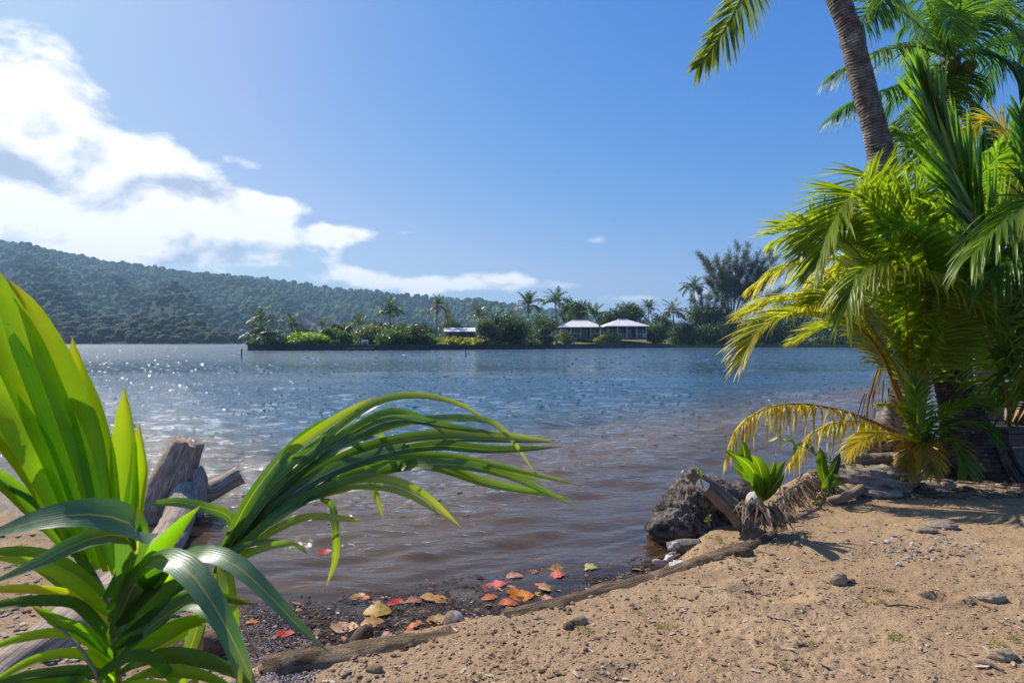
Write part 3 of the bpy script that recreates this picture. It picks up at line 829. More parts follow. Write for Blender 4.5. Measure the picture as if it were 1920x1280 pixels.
Tt('dark tree behind the low palm right of the houses', 'tree', 1240, 585, 640, 50, 30, DRK, 1500, .40, 12)
Tt('dark mangrove at the right end of the concrete wall', 'tree', 1284, 604, 652, 66, 3, DRK, 2600, .34, 16)
Tt('dark mangrove under the feathery tall tree', 'tree', 1332, 604, 652, 72, 3, (.06, .095, .03), 2700, .34, 16)
Tt('olive mangrove second left of the near palm fronds', 'tree', 1378, 600, 652, 70, 3, (.065, .10, .032), 2600, .34, 16)
Tt('shaded dense tree behind the mangroves', 'tree', 1330, 566, 640, 110, 14, DRK, 3000, .38, 18)
Tt('green mangrove partly covered by the near yellow fronds', 'tree', 1432, 590, 652, 90, 3, (.07, .11, .03), 2600, .36, 16)
Tt('tall green tree just left of the near palm clump', 'tree', 1495, 548, 650, 120, 16, (.085, .14, .03), 3200, .42, 18)
for k, (px, tp, w) in enumerate([(1590, 560, 180), (1700, 566, 180), (1810, 572, 180), (1920, 560, 190), (2040, 566, 190)]):
    Tt('green tree on the far shore seen through gaps of the near palms', 'tree', px, tp, 655, w, 8, (.08, .13, .03), 2600, .5, 22, group='far trees behind the palm clump')
r = np.random.default_rng(77)
Vu, fu, tu, nu = [], [], [], 0
for a, b, k_, hh_ in ((470, 905, 150, 1.0), (905, 1045, 40, .8), (1256, 1960, 170, 1.3)):
    for px in np.linspace(a, b, k_):
        dd = r.uniform(.4, 9); yq = float(ys(px)) + dd
        if 653 < px < 712 and dd < 6: continue
        hq = hh_ * r.uniform(.5, 1.3)
        V, f, t = leafy(r, ((px - 960) / F * yq, yq, .95 + hq * .45), (1.2, 1.0, hq), 60, .26, np.array(GRN) * r.uniform(.6, 1.5), 4)
        Vu.append(V); fu.append(f + nu); tu.append(t); nu += len(V)
tag(MB().add(np.vstack(Vu), np.vstack(fu), np.vstack(tu)).build('undergrowth', M['leaf'], smooth=False), 'low green undergrowth filling the ground along the point', 'undergrowth', kind='stuff')
for k, (px, tp, w, d) in enumerate([(566, 618, 40, 12), (640, 606, 44, 26), (705, 603, 50, 30), (752, 600, 60, 40), (790, 606, 50, 36), (850, 600, 60, 44), (880, 606, 40, 40), (965, 598, 60, 40), (1020, 590, 60, 44)]):
    Tt(['dark tree behind the bright hedge', 'dark tree behind the reed like shrub', 'dark tree under the full round palm', 'dark tree right of the full round palm', 'dark tree left of the thin palm with dead fronds',
        'dark tree right of the thin palm with dead fronds', 'dark tree behind the flat shed roof', 'dark tree behind the large round tree', 'dark tree behind the wide low palm'][k], 'tree', px, tp, 640, w, d, DRK if k % 2 else (.045, .07, .022), 1200, .34, 11)

# feathery ironwood tree, many upright stems
def ironwood(label, base_px, base_py, tips, D, n_each, seed, rad=1.0, size=.55):
    r = np.random.default_rng(seed)
    base = P(base_px, base_py, D); root = empty('ironwood_tree', label, 'tree', base)
    gt, V, T = MB(), [], []
    for (tx, ty) in tips:
        tip = P(tx, ty, D + r.normal() * 2.2) - base
        m1 = tip * .45 + np.array([tip[0] * -.22, r.normal() * .5, .3])
        c = spline([(r.normal() * .3, r.normal() * .3, -.5), m1, tip], 24)
        gt.tube(c, np.linspace(.16, .02, 24) * rad, 6)
        nb = 36
        for b in range(nb):
            u = r.uniform(.42, 1.0) ** .8; p = c[int(u * 23)]
            dirn = unit(unit(tip) * 1.0 + r.normal(size=3) * .48)
            L = (1.05 - u) * 2.4 * rad + 1.2 * rad
            q = p + dirn * L
            bc = spline([p, (p + q) / 2 + r.normal(size=3) * .12, q], 6)
            gt.tube(bc, np.linspace(.035, .01, 6) * rad, 4, cap=False)
            k = n_each // nb
            s = r.random((k, 1)); cen = p + (q - p) * s + r.normal(size=(k, 3)) * .34 * rad
            d = unit(dirn + r.normal(size=(k, 3)) * .5 + np.array([0, 0, -.15]))
            sd = unit(np.cross(d, r.normal(size=(k, 3))))
            l = size * r.uniform(.6, 1.3, (k, 1)); w = .085 * rad
            V.append(np.stack([cen - sd * w * .6, cen + sd * w * .6, cen + d * l + sd * w * .3, cen + d * l - sd * w * .3], 1).reshape(-1, 3))
            T.append(np.repeat(np.array([.13, .135, .075]) * r.uniform(.6, 1.5, (k, 1)), 4, 0))
    gt.build('trunk', M['far_trunk'], root)
    V = np.vstack(V); T = np.vstack(T)
    f = np.arange(len(V)).reshape(-1, 4)
    MB().add(V, f, T).build('crown', M['leaf'], root, smooth=False)
    return root
ironwood('tall feathery ironwood tree with bare forked stems, highest on the far shore', 1372, 640,
         [(1309, 474), (1325, 486), (1342, 480), (1356, 492), (1367, 470), (1383, 452), (1404, 456), (1396, 480), (1428, 470), (1448, 470), (1462, 476), (1488, 490), (1478, 535), (1440, 510), (1322, 520), (1350, 500), (1414, 490), (1436, 488), (1455, 505), (1390, 500)], 186, 1900, 2, 1.3)
ironwood('olive ironwood tree with drooping foliage left of the tall feathery one', 1325, 640,
         [(1296, 560), (1312, 545), (1330, 550), (1345, 560), (1360, 570), (1300, 585), (1350, 590), (1372, 580)], 182, 1100, 3, 1.1)
ironwood('slender dark ironwood right of the thin palm with dead fronds', 841, 625, [(838, 572), (836, 584), (843, 582)], 152, 300, 4, .7, .45)

# houses
M['roof'] = None
m = Mat('white_metal_roof'); po = m.co('Object'); sx = m.node('ShaderNodeSeparateXYZ'); m.l.new(po, sx.inputs[0])
wv = m.math('SINE', m.math('MULTIPLY', sx.outputs[0], 31.0)); nz = m.noise(po, .7, 5, .6)
M['roof'] = m.done(m.pbr(m.mix(m.ramp(nz, .4, .7, 0, .5), (0.84, 0.79, 0.75), (0.66, 0.58, 0.53)), .5, m.bump(wv, .5, .03), .4))
M['white'] = plain('white_paint', (0.70, 0.69, 0.66), .6, 4, .1, .01, .2)
M['wall'] = plain('brown_timber_wall', (0.10, 0.062, 0.045), .8, 3, .3, .02, .4)
M['glass'] = None
m = Mat('window_glass'); M['glass'] = m.done(m.pbr((0.02, 0.025, 0.03), .08, None, .6))
M['curtain'] = plain('pale_curtain', (0.32, 0.33, 0.32), .9, 6, .2, .02, .3)
M['timber'] = plain('grey_timber', (0.20, 0.17, 0.14), .85, 5, .4, .02, .4)
def hip_roof(w, d, z0, h, over, ridge):
    a, b = w / 2 + over, d / 2 + over; rl = ridge / 2
    lip = .16
    V = np.array([(-a, -b, z0), (a, -b, z0), (a, b, z0), (-a, b, z0), (-rl, 0, z0 + h), (rl, 0, z0 + h),
                  (-a, -b, z0 - lip), (a, -b, z0 - lip), (a, b, z0 - lip), (-a, b, z0 - lip)])
    Q = np.array([(0, 1, 5, 4), (2, 3, 4, 5), (6, 7, 1, 0), (7, 8, 2, 1), (8, 9, 3, 2), (9, 6, 0, 3), (9, 8, 7, 6)])
    T = np.array([(1, 2, 5), (3, 0, 4)])
    return MB().add(V, [Q, T])
def house(label, px, dist, w, d, ground, eave, ridge_h, rz=0.0, ridge=3.0, open_l=.45):
    y = float(ys(px)) + dist; x = (px - 960) / F * y
    root = empty('bungalow', label, 'house', (x, y, ground)); root.rotation_euler.z = rz
    e = eave - ground
    f = 0.75
    MB().box((0, 0, f / 2), (w, d, f - .02)).build('veranda_floor', M['timber'], root, False)
    MB().box((0, 1.6, f + (e - f) / 2), (w - .4, d - 3.4, e - f - .03)).build('wall', M['wall'], root, False)
    rf = hip_roof(w, d, e, ridge_h, .7, ridge).build('roof', M['roof'], root, False)
    MB().box((0, 0, e + ridge_h + .08), (ridge + .5, .5, .22)).build('ridge_cap', M['white'], rf, False)
    for k in range(5):
        xx = -w / 2 + .25 + k * (w - .5) / 4
        MB().box((xx, -d / 2 + .2, f + (e - f) / 2), (.22, .22, e - f - .02)).build('post', M['white'], root, False)
    for k in range(4):
        xa = -w / 2 + .25 + k * (w - .5) / 4; L = (w - .5) / 4 - .3
        if k == 2: continue
        ra = MB().box((xa + (w - .5) / 8, -d / 2 + .2, f + .95), (L, .07, .09)).build('railing', M['white'], root, False)
        for j in range(7):
            MB().box((xa + .3 + j * (L - .3) / 6 + .1, -d / 2 + .2, f + .47), (.05, .05, .84)).build('baluster', M['white'], ra, False)
    fy = 1.6 - (d - 3.4) / 2
    for k in range(4):
        xx = -w / 2 + w * (k + .5) / 4
        if k == 2:
            dr = MB().box((xx, fy - .04, f + 1.1), (1.7, .1, 2.2)).build('door', M['curtain'], root, False)
            MB().box((xx, fy - .10, f + 1.1), (.10, .05, 2.2)).build('door_frame', M['wall'], dr, False)
        else:
            wi = MB().box((xx, fy - .04, f + 1.55), (1.9, .08, 1.3)).build('window', M['white'], root, False)
            for s in (-1, 1):
                MB().box((xx + s * .46, fy - .09, f + 1.55), (.82, .04, 1.12)).build('pane', M['glass'], wi, False)
    for k in range(3):
        MB().box((w * .12, -d / 2 - .25 - k * .3, f * (1 - (k + 1) / 4) / 2), (1.6, .3, f * (1 - (k + 1) / 4))).build('step', M['concrete'], root, False)
    return root
house('white roofed veranda house on the right, its roof fully in view', 1168, 14, 11.6, 8.5, 2.25, 6.15, 2.0, .10, 2.6)
house('white roofed veranda house on the left, half behind palms', 1087, 20, 11.5, 8.5, 2.25, 5.75, 2.0, -.05, 4.0)
y = float(ys(870)) + 22; x = (868 - 960) / F * y
root = empty('shed', 'long low shed with a flat pale roof behind the croton hedge', 'shed', (x, y, 2.0))
MB().box((0, .3, 1.0), (6.6, 3.6, 2.0)).build('wall', M['wall'], root, False)
V = np.array([(-4.4, -2.6, 2.05), (4.0, -2.6, 2.05), (4.0, 2.4, 3.05), (-5.0, 2.4, 3.05)])
V = np.vstack([V, V + np.array([0, 0, .14])])
MB().add(V, np.array([[3, 2, 1, 0], [4, 5, 6, 7], [0, 1, 5, 4], [1, 2, 6, 5], [2, 3, 7, 6], [3, 0, 4, 7]])).build('roof', M['roof'], root, False)
for k in range(4):
    MB().box((-3.9 + k * 2.55, -2.3, 1.0), (.14, .14, 2.06)).build('post', M['timber'], root, False)
for k, xx in enumerate((-2.0, 1.2)):
    wi = MB().box((xx, -1.55, 1.25), (1.3, .08, .8)).build('window', M['timber'], root, False)
    MB().box((xx, -1.61, 1.25), (1.1, .04, .62)).build('pane', M['glass'], wi, False)

# dock, bench and mooring posts
y = float(ys(676)) - 1.4; x = (676 - 960) / F * y
root = empty('mooring_dock', 'low wooden mooring dock on the water near the tip of the point', 'dock', (x, y, 0))
for k in range(13):
    MB().box((-2.4 + k * .4, 0, .42), (.37, 2.0, .07)).build('plank', M['timber'], root, False)
for s in (-.8, .8):
    MB().box((0, s, .29), (5.1, .16, .18)).build('beam', M['far_trunk'], root, False)
for k in range(4):
    for s in (-.86, .86):
        MB().tube([(-2.2 + k * 1.45, s, -1.8), (-2.2 + k * 1.45, s, .2)], .10, 8).build('pile', M['far_trunk'], root)
y = float(ys(684)) + 1.6; x = (684 - 960) / F * y
root = empty('garden_bench', 'small white bench on the lawn behind the dock', 'bench', (x, y, 1.0))
MB().box((0, 0, .5), (1.3, .5, .06)).build('seat', M['white'], root, False)
MB().box((0, .26, .85), (1.3, .05, .45)).build('backrest', M['white'], root, False)
for sx_ in (-.55, .55):
    for sy in (-.2, .2): MB().box((sx_, sy, .23), (.07, .07, .46)).build('leg', M['white'], root, False)
M['post'] = plain('dark_mooring_post', (0.05, 0.05, 0.055), .7, 6, .5, .02, .4)
for label, px, tp, bt, tilt in (('dark mooring post in the water left of the point', 453, 655, 671, 0.0), ('slightly tilted mooring post in the water below the large round tree', 874, 654, 668, -.10)):
    D = H * F / (bt - HY); h = (bt - tp) / F * D
    root = empty('mooring_post', label, 'post', ((px - 960) / F * D, D, 0)); root.rotation_euler.y = tilt
    MB().tube([(0, 0, -1.5), (0, 0, 0), (0, 0, h)], [.075, .07, .06], 10).build('shaft', M['post'], root)
    MB().tube([(0, 0, h), (0, 0, h + .05)], [.075, .07], 10).build('cap', M['post'], root)
# ------------------------------------------------------------------ near palms on the right
GREEN, LIME, YELLOW, BROWN, DEEP = (np.array(c) for c in ((.092, .19, .020), (.205, .30, .024), (.52, .39, .025), (.30, .19, .075), (.05, .125, .02)))
m = Mat('frond_stalk'); co = m.co('Object'); nz = m.noise(co, 30, 4)
c = m.mix(m.ramp(nz, .35, .7, 0, .45), m.attr('tint'), (0.10, 0.06, 0.025))
M['stalk'] = m.done(m.pbr(c, .5, m.bump(nz, .2, .004), .4))
def near_frond(root, pts, base, n=70, leaf=.62, wid=.04, col=GREEN, col2=LIME, droop=.35, ang=(68, 24), vee=.22, bare=.28, seed=0, up=(0, 0, 1), rad=.022, stalk=(.30, .16, .03), yel_tip=0.0, fold=.28, sides=(-1, 1), curlv=.12, grp=0.0, bare_len=None, mat='palm', side_len=(1, 1), miss=.025, rag=0.0):
    """frond as a part (its stalk) with its leaflets as one sub-part"""
    r = np.random.default_rng(seed * 31 + 5); n = int(n * 1.4); wid = wid * .78
    c = spline(pts, 34) - base; t = np.linspace(0, 1, 34)
    T = unit(np.gradient(c, axis=0))
    stalk = np.array(stalk)
    gr = MB().tube(c, rad * (1 - .88 * t ** .8), 7, stalk * (1 - t[:, None] * .35) + LIME * t[:, None] * .3)
    fr = gr.build('frond', M['stalk'], root)
    g = MB(); up = unit(np.array(up, float)); down = np.array([0, 0, -1.0])
    for k in range(n):
        u = bare + (1 - bare) * (k + .5) / n
        p = np.array([np.interp(u, t, c[:, i]) for i in range(3)]); Tk = unit(np.array([np.interp(u, t, T[:, i]) for i in range(3)]))
        S = np.cross(Tk, up)
        if np.linalg.norm(S) < .15: S = np.cross(Tk, np.array([0, -1.0, .2]))
        S = unit(S); N = np.cross(S, Tk)
        v = (u - bare) / (1 - bare)
        for s in sides:
            if r.random() < miss: continue
            l = leaf * (0.42 + .58 * math.sin(math.pi * min(1, .12 + .80 * v)) ** .8) * (1 if v < .8 else 1 - (v - .8) * 1.6) * r.uniform(.86 - rag, 1.1) * side_len[0 if s < 0 else 1]
            a = R(ang[0] + (ang[1] - ang[0]) * v + r.normal() * 4.5)
            d = unit(Tk * math.cos(a) + S * s * math.sin(a) + N * (vee + r.normal() * .06))
            q = np.linspace(0, 1, 7)[:, None]
            dr = droop * r.uniform(.6, 1.4)
            cc = p + d * l * q + down * l * dr * q ** 2.0 - d * l * dr * .35 * q ** 2.2
            cc = cc + S * s * 0 + r.normal(size=3) * .02 * l * q ** 2
            tg = unit(np.gradient(cc, axis=0))
            nn = unit(N + r.normal(size=3) * curlv + .0 * up)
            sd = unit(np.cross(tg, nn)); no = np.cross(sd, tg)
            w = wid * np.array([.55, .9, 1, .95, .8, .5, .06]) * r.uniform(.85, 1.15)
            mixv = np.clip(r.random() * .9 + grp * math.sin(k * .35), 0, 1)
            cb = col * (1 - mixv) + col2 * mixv
            if yel_tip:
                yt = np.clip((q ** 1.3) * yel_tip * r.uniform(.5, 1.4) + yel_tip * .55 * v, 0, 1)
                tint = cb[None] * (1 - yt) + (YELLOW * .75 + BROWN * .25)[None] * yt
            else:
                tint = np.repeat(cb[None], 7, 0)
            g.ribbon(cc, sd, no, w, fold, tint * r.uniform(.8, 1.2))
    tag(g.build('leaflets', M[mat], fr), kind='stuff')
    return fr
def arc_pts(base, azim, arch, length, fall, n=6):
    """free frond path: leaves base at angle arch, bends over by fall"""
    t = np.linspace(0, 1, n); a = arch - fall * t ** 1.25
    d = np.stack([np.cos(a) * math.sin(azim), np.cos(a) * math.cos(azim), np.sin(a)], 1)
    return base + np.r_[[[0, 0, 0]], np.cumsum((d[:-1] + d[1:]) / 2, 0) * length / (n - 1)]
m = Mat('palm_trunk_bark'); uv = m.co('UV'); co = m.co('Object'); sx = m.node('ShaderNodeSeparateXYZ'); m.l.new(uv, sx.inputs[0])
n1 = m.noise(co, 11, 5, .65); n2 = m.noise(m.map(co, (40, 40, 8)), 1.0, 5, .65); n3 = m.noise(co, 3.5, 3)
c = m.mix(m.ramp(n1, .35, .7), (0.125, 0.095, 0.075), (0.27, 0.225, 0.185))
c = m.mix(m.ramp(n3, .55, .68, 0, .8), c, (0.42, 0.38, 0.33))
c = m.mix(m.ramp(n2, .55, .75, 0, .8), c, (0.06, 0.04, 0.03))
c = m.mix(1.0, c, m.attr('tint'), 'MULTIPLY')
M['bark'] = m.done(m.pbr(c, .92, m.bump(m.math('ADD', n1, n2), .7, .012), .2))
def ringed_trunk(name, root, base, pts, radii, ring=.045, seed=0, mat='bark', seg=26, amp=.055, dark=1.0):
    r = np.random.default_rng(seed)
    L = np.linalg.norm(np.diff(np.asarray(pts), axis=0), axis=1).sum()
    n = int(L / ring) * 4; c = spline(np.c_[pts, radii], n); rad = c[:, 3]; c = c[:, :3] - base
    ph = np.arange(n) % 4
    hb = sstep(.0, .9, c[:, 2] - c[0, 2]); off = np.array([1.0, .65, .1, -.75])[ph] * amp * (.35 + .65 * hb) * np.repeat(r.uniform(.15, 1.7, n // 4 + 1), 4)[:n]
    g = MB(); g.tube(c, rad * (1 + off), seg, cap=True)
    V = g.v[0]; a = np.tile(np.linspace(0, 2 * np.pi, seg, endpoint=False), n)
    zz = np.repeat(np.arange(n), seg)
    ax = np.repeat(c, seg, 0)
    wob = 1 + .05 * fbm(np.cos(a) * 1.6 + zz * .012, np.sin(a) * 1.6 + zz * .03, 3, seed) + .02 * r.normal(size=len(a))
    V[:n * seg] = ax + (V[:n * seg] - ax) * wob[:, None] + np.array([0, 0, 1]) * (np.sin(a * 1 + 1.3) * .012 + np.sin(3 * a + zz * .05) * .008)[:, None]
    tt = np.ones((n * seg + 2, 3)); tt[:n * seg] = (np.where(ph == 3, .55, 1.0)[zz // 1 if False else np.repeat(np.arange(n), seg)])[:, None]
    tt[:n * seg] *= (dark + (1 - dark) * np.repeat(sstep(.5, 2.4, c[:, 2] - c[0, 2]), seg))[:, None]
    g.t[0][:, :3] = tt
    return g.build('trunk', M[mat], root)

# leaning coconut palm: its crown stands above the frame, one frond hangs into view
b0 = on_sand(1832, 893)
root = empty('leaning_coconut_palm', 'tall ringed palm trunk leaning left across the sky, one frond hanging from above', 'palm tree', b0)
tp = [b0 + np.array([0, 0, -.25]), b0 + np.array([-.03, 0, .12]), P(1803, 770, 6.1), P(1768, 650, 6.2), P(1725, 500, 6.3), P(1683, 400, 6.3), P(1660, 330, 6.3), P(1643, 250, 6.3), P(1616, 150, 6.3), P(1594, 60, 6.3), P(1572, 0, 6.3), P(1530, -110, 6.3), P(1500, -250, 6.2)]
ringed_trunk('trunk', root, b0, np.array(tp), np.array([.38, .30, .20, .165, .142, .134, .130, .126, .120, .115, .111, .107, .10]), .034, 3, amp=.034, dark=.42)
cr = P(1500, -265, 6.2)
near_frond(root, [cr, P(1455, -230, 6.0), P(1424, -100, 5.9), P(1388, 0, 5.85), P(1348, 72, 5.8), P(1306, 128, 5.8)], b0, 100, .46, .028, GREEN * .8, YELLOW * .35 + GREEN * .6, .22, (66, 26), .12, .16, 11, (.25, -1, .2), .026, (.16, .13, .06), .22, miss=.10, rag=.2)
for k, (azm, ar, fl) in enumerate([(0.6, 1.2, 1.1), (1.5, 1.0, 1.1), (2.4, 1.25, 1.1), (3.4, 1.0, 1.0), (4.3, 1.2, 1.1), (5.3, 1.1, 1.0)]):
    near_frond(root, arc_pts(cr, azm, ar, 3.0, fl), b0, 44, .55, .035, GREEN, LIME, .35, seed=200 + k, rad=.026)
g = MB()
for k in range(16):
    a = rng.random() * 6.28; p0 = np.array([math.cos(a) * .30, math.sin(a) * .30, .12]); ln = rng.uniform(.25, .55)
    g.tube(spline([p0 * .8 + (0, 0, .25), p0 * 1.15, p0 * 1.15 + np.array([math.cos(a) * ln * .45, math.sin(a) * ln * .45, -.22])], 7), np.linspace(.035, .010, 7) * rng.uniform(.5, 1.2), 6, (.35, .32, .32))
g.build('root', M['bark'], root)

# tall palm at the upper right
b1 = np.array([*P(1800, 700, 10.0)[:2], .3]); c1 = P(1782, 110, 10)
root = empty('tall_coconut_palm', 'tall green palm with a full crown at the upper right of the leaning trunk', 'palm tree', b1)
ringed_trunk('trunk', root, b1, np.array([b1 - np.array([0, 0, .3]), P(1800, 560, 10), P(1785, 340, 10), P(1780, 220, 10), c1]), np.array([.20, .15, .13, .13, .15]), .07, 5)
SP = [([(1720, 88, 9.6), (1650, 96, 9.2), (1600, 118, 9.0), (1562, 140, 9)], 0), ([(1715, 150, 9.7), (1650, 172, 9.3), (1600, 192, 9.1), (1566, 216, 9)], 0),
      ([(1720, 45, 9.4), (1670, 10, 9.0), (1630, 20, 8.7), (1600, 70, 8.6)], 1), ([(1745, 20, 9.4), (1710, -60, 9.0), (1670, -50, 8.7), (1648, 30, 8.5)], 1),
      ([(1765, 10, 9.8), (1750, -90, 9.6), (1720, -160, 9.4)], 1), ([(1800, 10, 9.8), (1810, -80, 9.5), (1840, -130, 9.3)], 1),
      ([(1830, 50, 9.5), (1880, 40, 9.2), (1925, 90, 9.0), (1950, 170, 9)], 0), ([(1835, 100, 9.7), (1890, 120, 9.4), (1940, 180, 9.3)], 0),
      ([(1840, 85, 10.5), (1900, 70, 11), (1950, 120, 11.3)], 0), ([(1742, 175, 10), (1700, 235, 9.7), (1665, 285, 9.6), (1650, 330, 9.6)], 0),
      ([(1745, 130, 10.5), (1690, 170, 10.8), (1640, 250, 11)], 0), ([(1810, 170, 10), (1840, 230, 9.8), (1850, 300, 9.8)], 0),
      ([(1765, 190, 9.6), (1745, 250, 9.4), (1735, 320, 9.4)], 0), ([(1775, 60, 9.0), (1780, 20, 8.3), (1790, 60, 7.9)], 1), ([(1770, 50, 10.8), (1740, 20, 11.6), (1690, 60, 12)], 0),
      ([(1800, 60, 10.9), (1850, 10, 11.5), (1900, 30, 12)], 0)]
for k, (q, hi) in enumerate(SP):
    near_frond(root, [c1] + [P(*a) for a in q], b1, 62, .74, .036, DEEP * 1.25 if not hi else GREEN, GREEN if not hi else LIME, .55 if not hi else .3, (70, 28), .15, .12, 300 + k, (0, 0, 1) if not hi else (0, -1, .5), .028, (.15, .14, .05), .12 if k % 3 == 0 else 0)
for k in range(6):
    a = k * 1.05; co_ = c1 + np.array([math.cos(a) * .26, math.sin(a) * .26, -.22 - .05 * (k % 2)]) - b1
    bmn = bmesh.new(); bmesh.ops.create_icosphere(bmn, subdivisions=2, radius=.13)
    V = np.array([v.co for v in bmn.verts]) * np.array([.85, .85, 1.15]); f = np.array([[v.index for v in fc.verts] for fc in bmn.faces]); bmn.free()
    MB().add(V + co_, f, (.20, .17, .03) if k % 2 else (.10, .13, .03)).build('coconut', M['stalk'], root)
b2 = np.array([*P(2010, 700, 13.0)[:2], .4]); c2 = P(1948, -5, 13)
root = empty('tall_coconut_palm', 'dark palm crown in the upper right corner of the picture', 'palm tree', b2)
ringed_trunk('trunk', root, b2, np.array([b2 - np.array([0, 0, .3]), P(1985, 400, 13), c2]), np.array([.2, .15, .13]), .08, 6)
for k in range(15):
    near_frond(root, arc_pts(c2, k * 2.4, [1.2, .7, .25][k % 3], 3.3, [1.3, 1.5, 1.4][k % 3]), b2, 46, .8, .04, DEEP, GREEN, .6, seed=340 + k, rad=.03, bare=.12)

# clump of young coconut palms
ORG = (.42, .20, .028)
b3 = on_sand(1722, 885)
root = empty('young_coconut_palm', 'young palm with orange stalks and yellow tipped fronds arching left over the water', 'palm tree', b3)
s3 = b3 + np.array([0, 0, .05])
C3 = [([(1690, 760, 6.0), (1650, 660, 5.9), (1590, 600, 5.8), (1510, 585, 5.6), (1440, 612, 5.5), (1396, 676, 5.45)], .50, .9, dict(n=84, leaf=.60)),
      ([(1684, 730, 6.1), (1630, 610, 6.1), (1560, 572, 6.1), (1470, 562, 6.05), (1400, 588, 6.0)], .55, .85, dict(n=76, leaf=.58)),
      ([(1700, 720, 6.1), (1660, 590, 6.1), (1620, 490, 6.0), (1560, 435, 5.9), (1500, 425, 5.8), (1448, 440, 5.75)], .18, .5, dict(n=80, leaf=.62)),
      ([(1712, 690, 6.0), (1690, 530, 5.9), (1650, 400, 5.7), (1605, 365, 5.5), (1560, 420, 5.35), (1535, 500, 5.3)], .30, .25, dict(n=84, leaf=.72)),
      ([(1716, 700, 5.9), (1700, 560, 5.6), (1690, 440, 5.4), (1720, 370, 5.2), (1770, 345, 5.1)], .25, .1, dict(n=70, leaf=.66)),
      ([(1740, 700, 5.9), (1770, 570, 5.7), (1820, 500, 5.5), (1880, 510, 5.4)], .35, .0, dict(n=64, leaf=.62)),
      ([(1705, 700, 6.6), (1680, 600, 7.1), (1630, 540, 7.5), (1550, 540, 7.9)], .5, .4, dict(n=64, leaf=.62)),
      ([(1725, 690, 6.6), (1730, 540, 7.0), (1720, 430, 7.3), (1690, 370, 7.6), (1640, 370, 7.8)], .35, .3, dict(n=70, leaf=.7)),
      ([(1710, 690, 6.3), (1680, 560, 6.6), (1620, 470, 6.8), (1560, 470, 6.9), (1500, 520, 7.0)], .4, .45, dict(n=72, leaf=.62)),
      ([(1712, 660, 6.2), (1688, 480, 6.3), (1650, 360, 6.2), (1620, 330, 6.1), (1570, 400, 6.0), (1550, 470, 6.0)], .35, .35, dict(n=76, leaf=.62)),
      ([(1732, 700, 6.2), (1750, 560, 6.4), (1790, 440, 6.5), (1840, 400, 6.6)], .35, .1, dict(n=60, leaf=.66))]
for k, (q, dr, yl, kw) in enumerate(C3):
    a = k * .9; off = np.array([math.cos(a) * .07, math.sin(a) * .07, 0])
    near_frond(root, [s3 + off * .4, s3 + off + np.array([0, 0, .25])] + [P(*z) for z in q], b3, col=LIME * .9 if yl < .6 else LIME * .9 + YELLOW * .12, col2=LIME * .85 + YELLOW * .12 if yl < .6 else LIME * .65 + YELLOW * .3, wid=.034, droop=dr * .6, vee=.30, bare=.36 if k not in (3, 4, 7) else .42, seed=400 + k, rad=.027, stalk=ORG, yel_tip=yl * .62, **kw)
for k, q in enumerate([[(1705, 720, 5.8), (1700, 600, 5.5), (1690, 500, 5.3), (1668, 440, 5.2), (1632, 385, 5.1), (1618, 372, 5.1)], [(1725, 700, 5.7), (1738, 560, 5.4), (1735, 470, 5.2), (1700, 430, 5.0), (1660, 440, 4.95)], [(1715, 700, 6.4), (1690, 560, 6.7), (1640, 470, 6.9), (1590, 460, 7.0), (1530, 500, 7.1)],
                        [(1700, 740, 5.9), (1650, 640, 5.7), (1600, 570, 5.5), (1560, 550, 5.4), (1520, 570, 5.35)], [(1728, 690, 5.9), (1760, 520, 5.7), (1790, 420, 5.5), (1800, 360, 5.4)], [(1712, 690, 6.0), (1660, 520, 6.0), (1590, 420, 5.9), (1540, 420, 5.8), (1500, 470, 5.75)],
                        [(1730, 720, 5.7), (1770, 620, 5.4), (1800, 540, 5.2), (1810, 470, 5.1)], [(1700, 730, 6.3), (1640, 640, 6.5), (1570, 610, 6.6), (1500, 640, 6.65)]]):
    near_frond(root, [s3 + np.array([.05 * math.cos(k), .05 * math.sin(k), .02])] + [P(*z) for z in q], b3, 74, [.56, .5, .55, .48, .6, .52, .5, .5][k], .034, LIME, [LIME * .8 + YELLOW * .15, GREEN * 1.3][k % 2], .2, (72, 26), .28, [.5, .45, .4, .4, .45, .42, .5, .4][k], 470 + k, [(0, -1, .4), (0, -.5, 1), (0, 0, 1), (0, -.6, 1), (0, -1, .3), (0, -.4, 1), (0, -1, .3), (0, 0, 1)][k], .022, ORG, [.15, 0, .3, .5, 0, .2, 0, .5][k], miss=.06)
# two dying fronds hanging by the water
near_frond(root, [s3 + np.array([-.05, 0, .1]), P(1690, 822, 6.05), P(1640, 792, 5.95), P(1570, 768, 5.85), P(1495, 757, 5.75), P(1430, 768, 5.65), P(1385, 805, 5.6), P(1362, 860, 5.6)], b3, 52, .34, .036, YELLOW * .75, BROWN, 1.0, (66, 34), -.05, .34, 450, miss=.36, rag=.6, rad=.024, stalk=(.38, .17, .05), yel_tip=.5, curlv=.5, mat='palm')
near_frond(root, [s3 + np.array([-.05, .05, .1]), P(1690, 815, 6.3), P(1640, 795, 6.35), P(1580, 790, 6.4), P(1520, 815, 6.4), P(1480, 870, 6.4)], b3, 44, .32, .036, YELLOW * .7 + LIME * .3, BROWN, .8, (66, 30), 0, .25, 451, miss=.3, rag=.5, rad=.022, stalk=(.38, .17, .05), yel_tip=.4, curlv=.5)

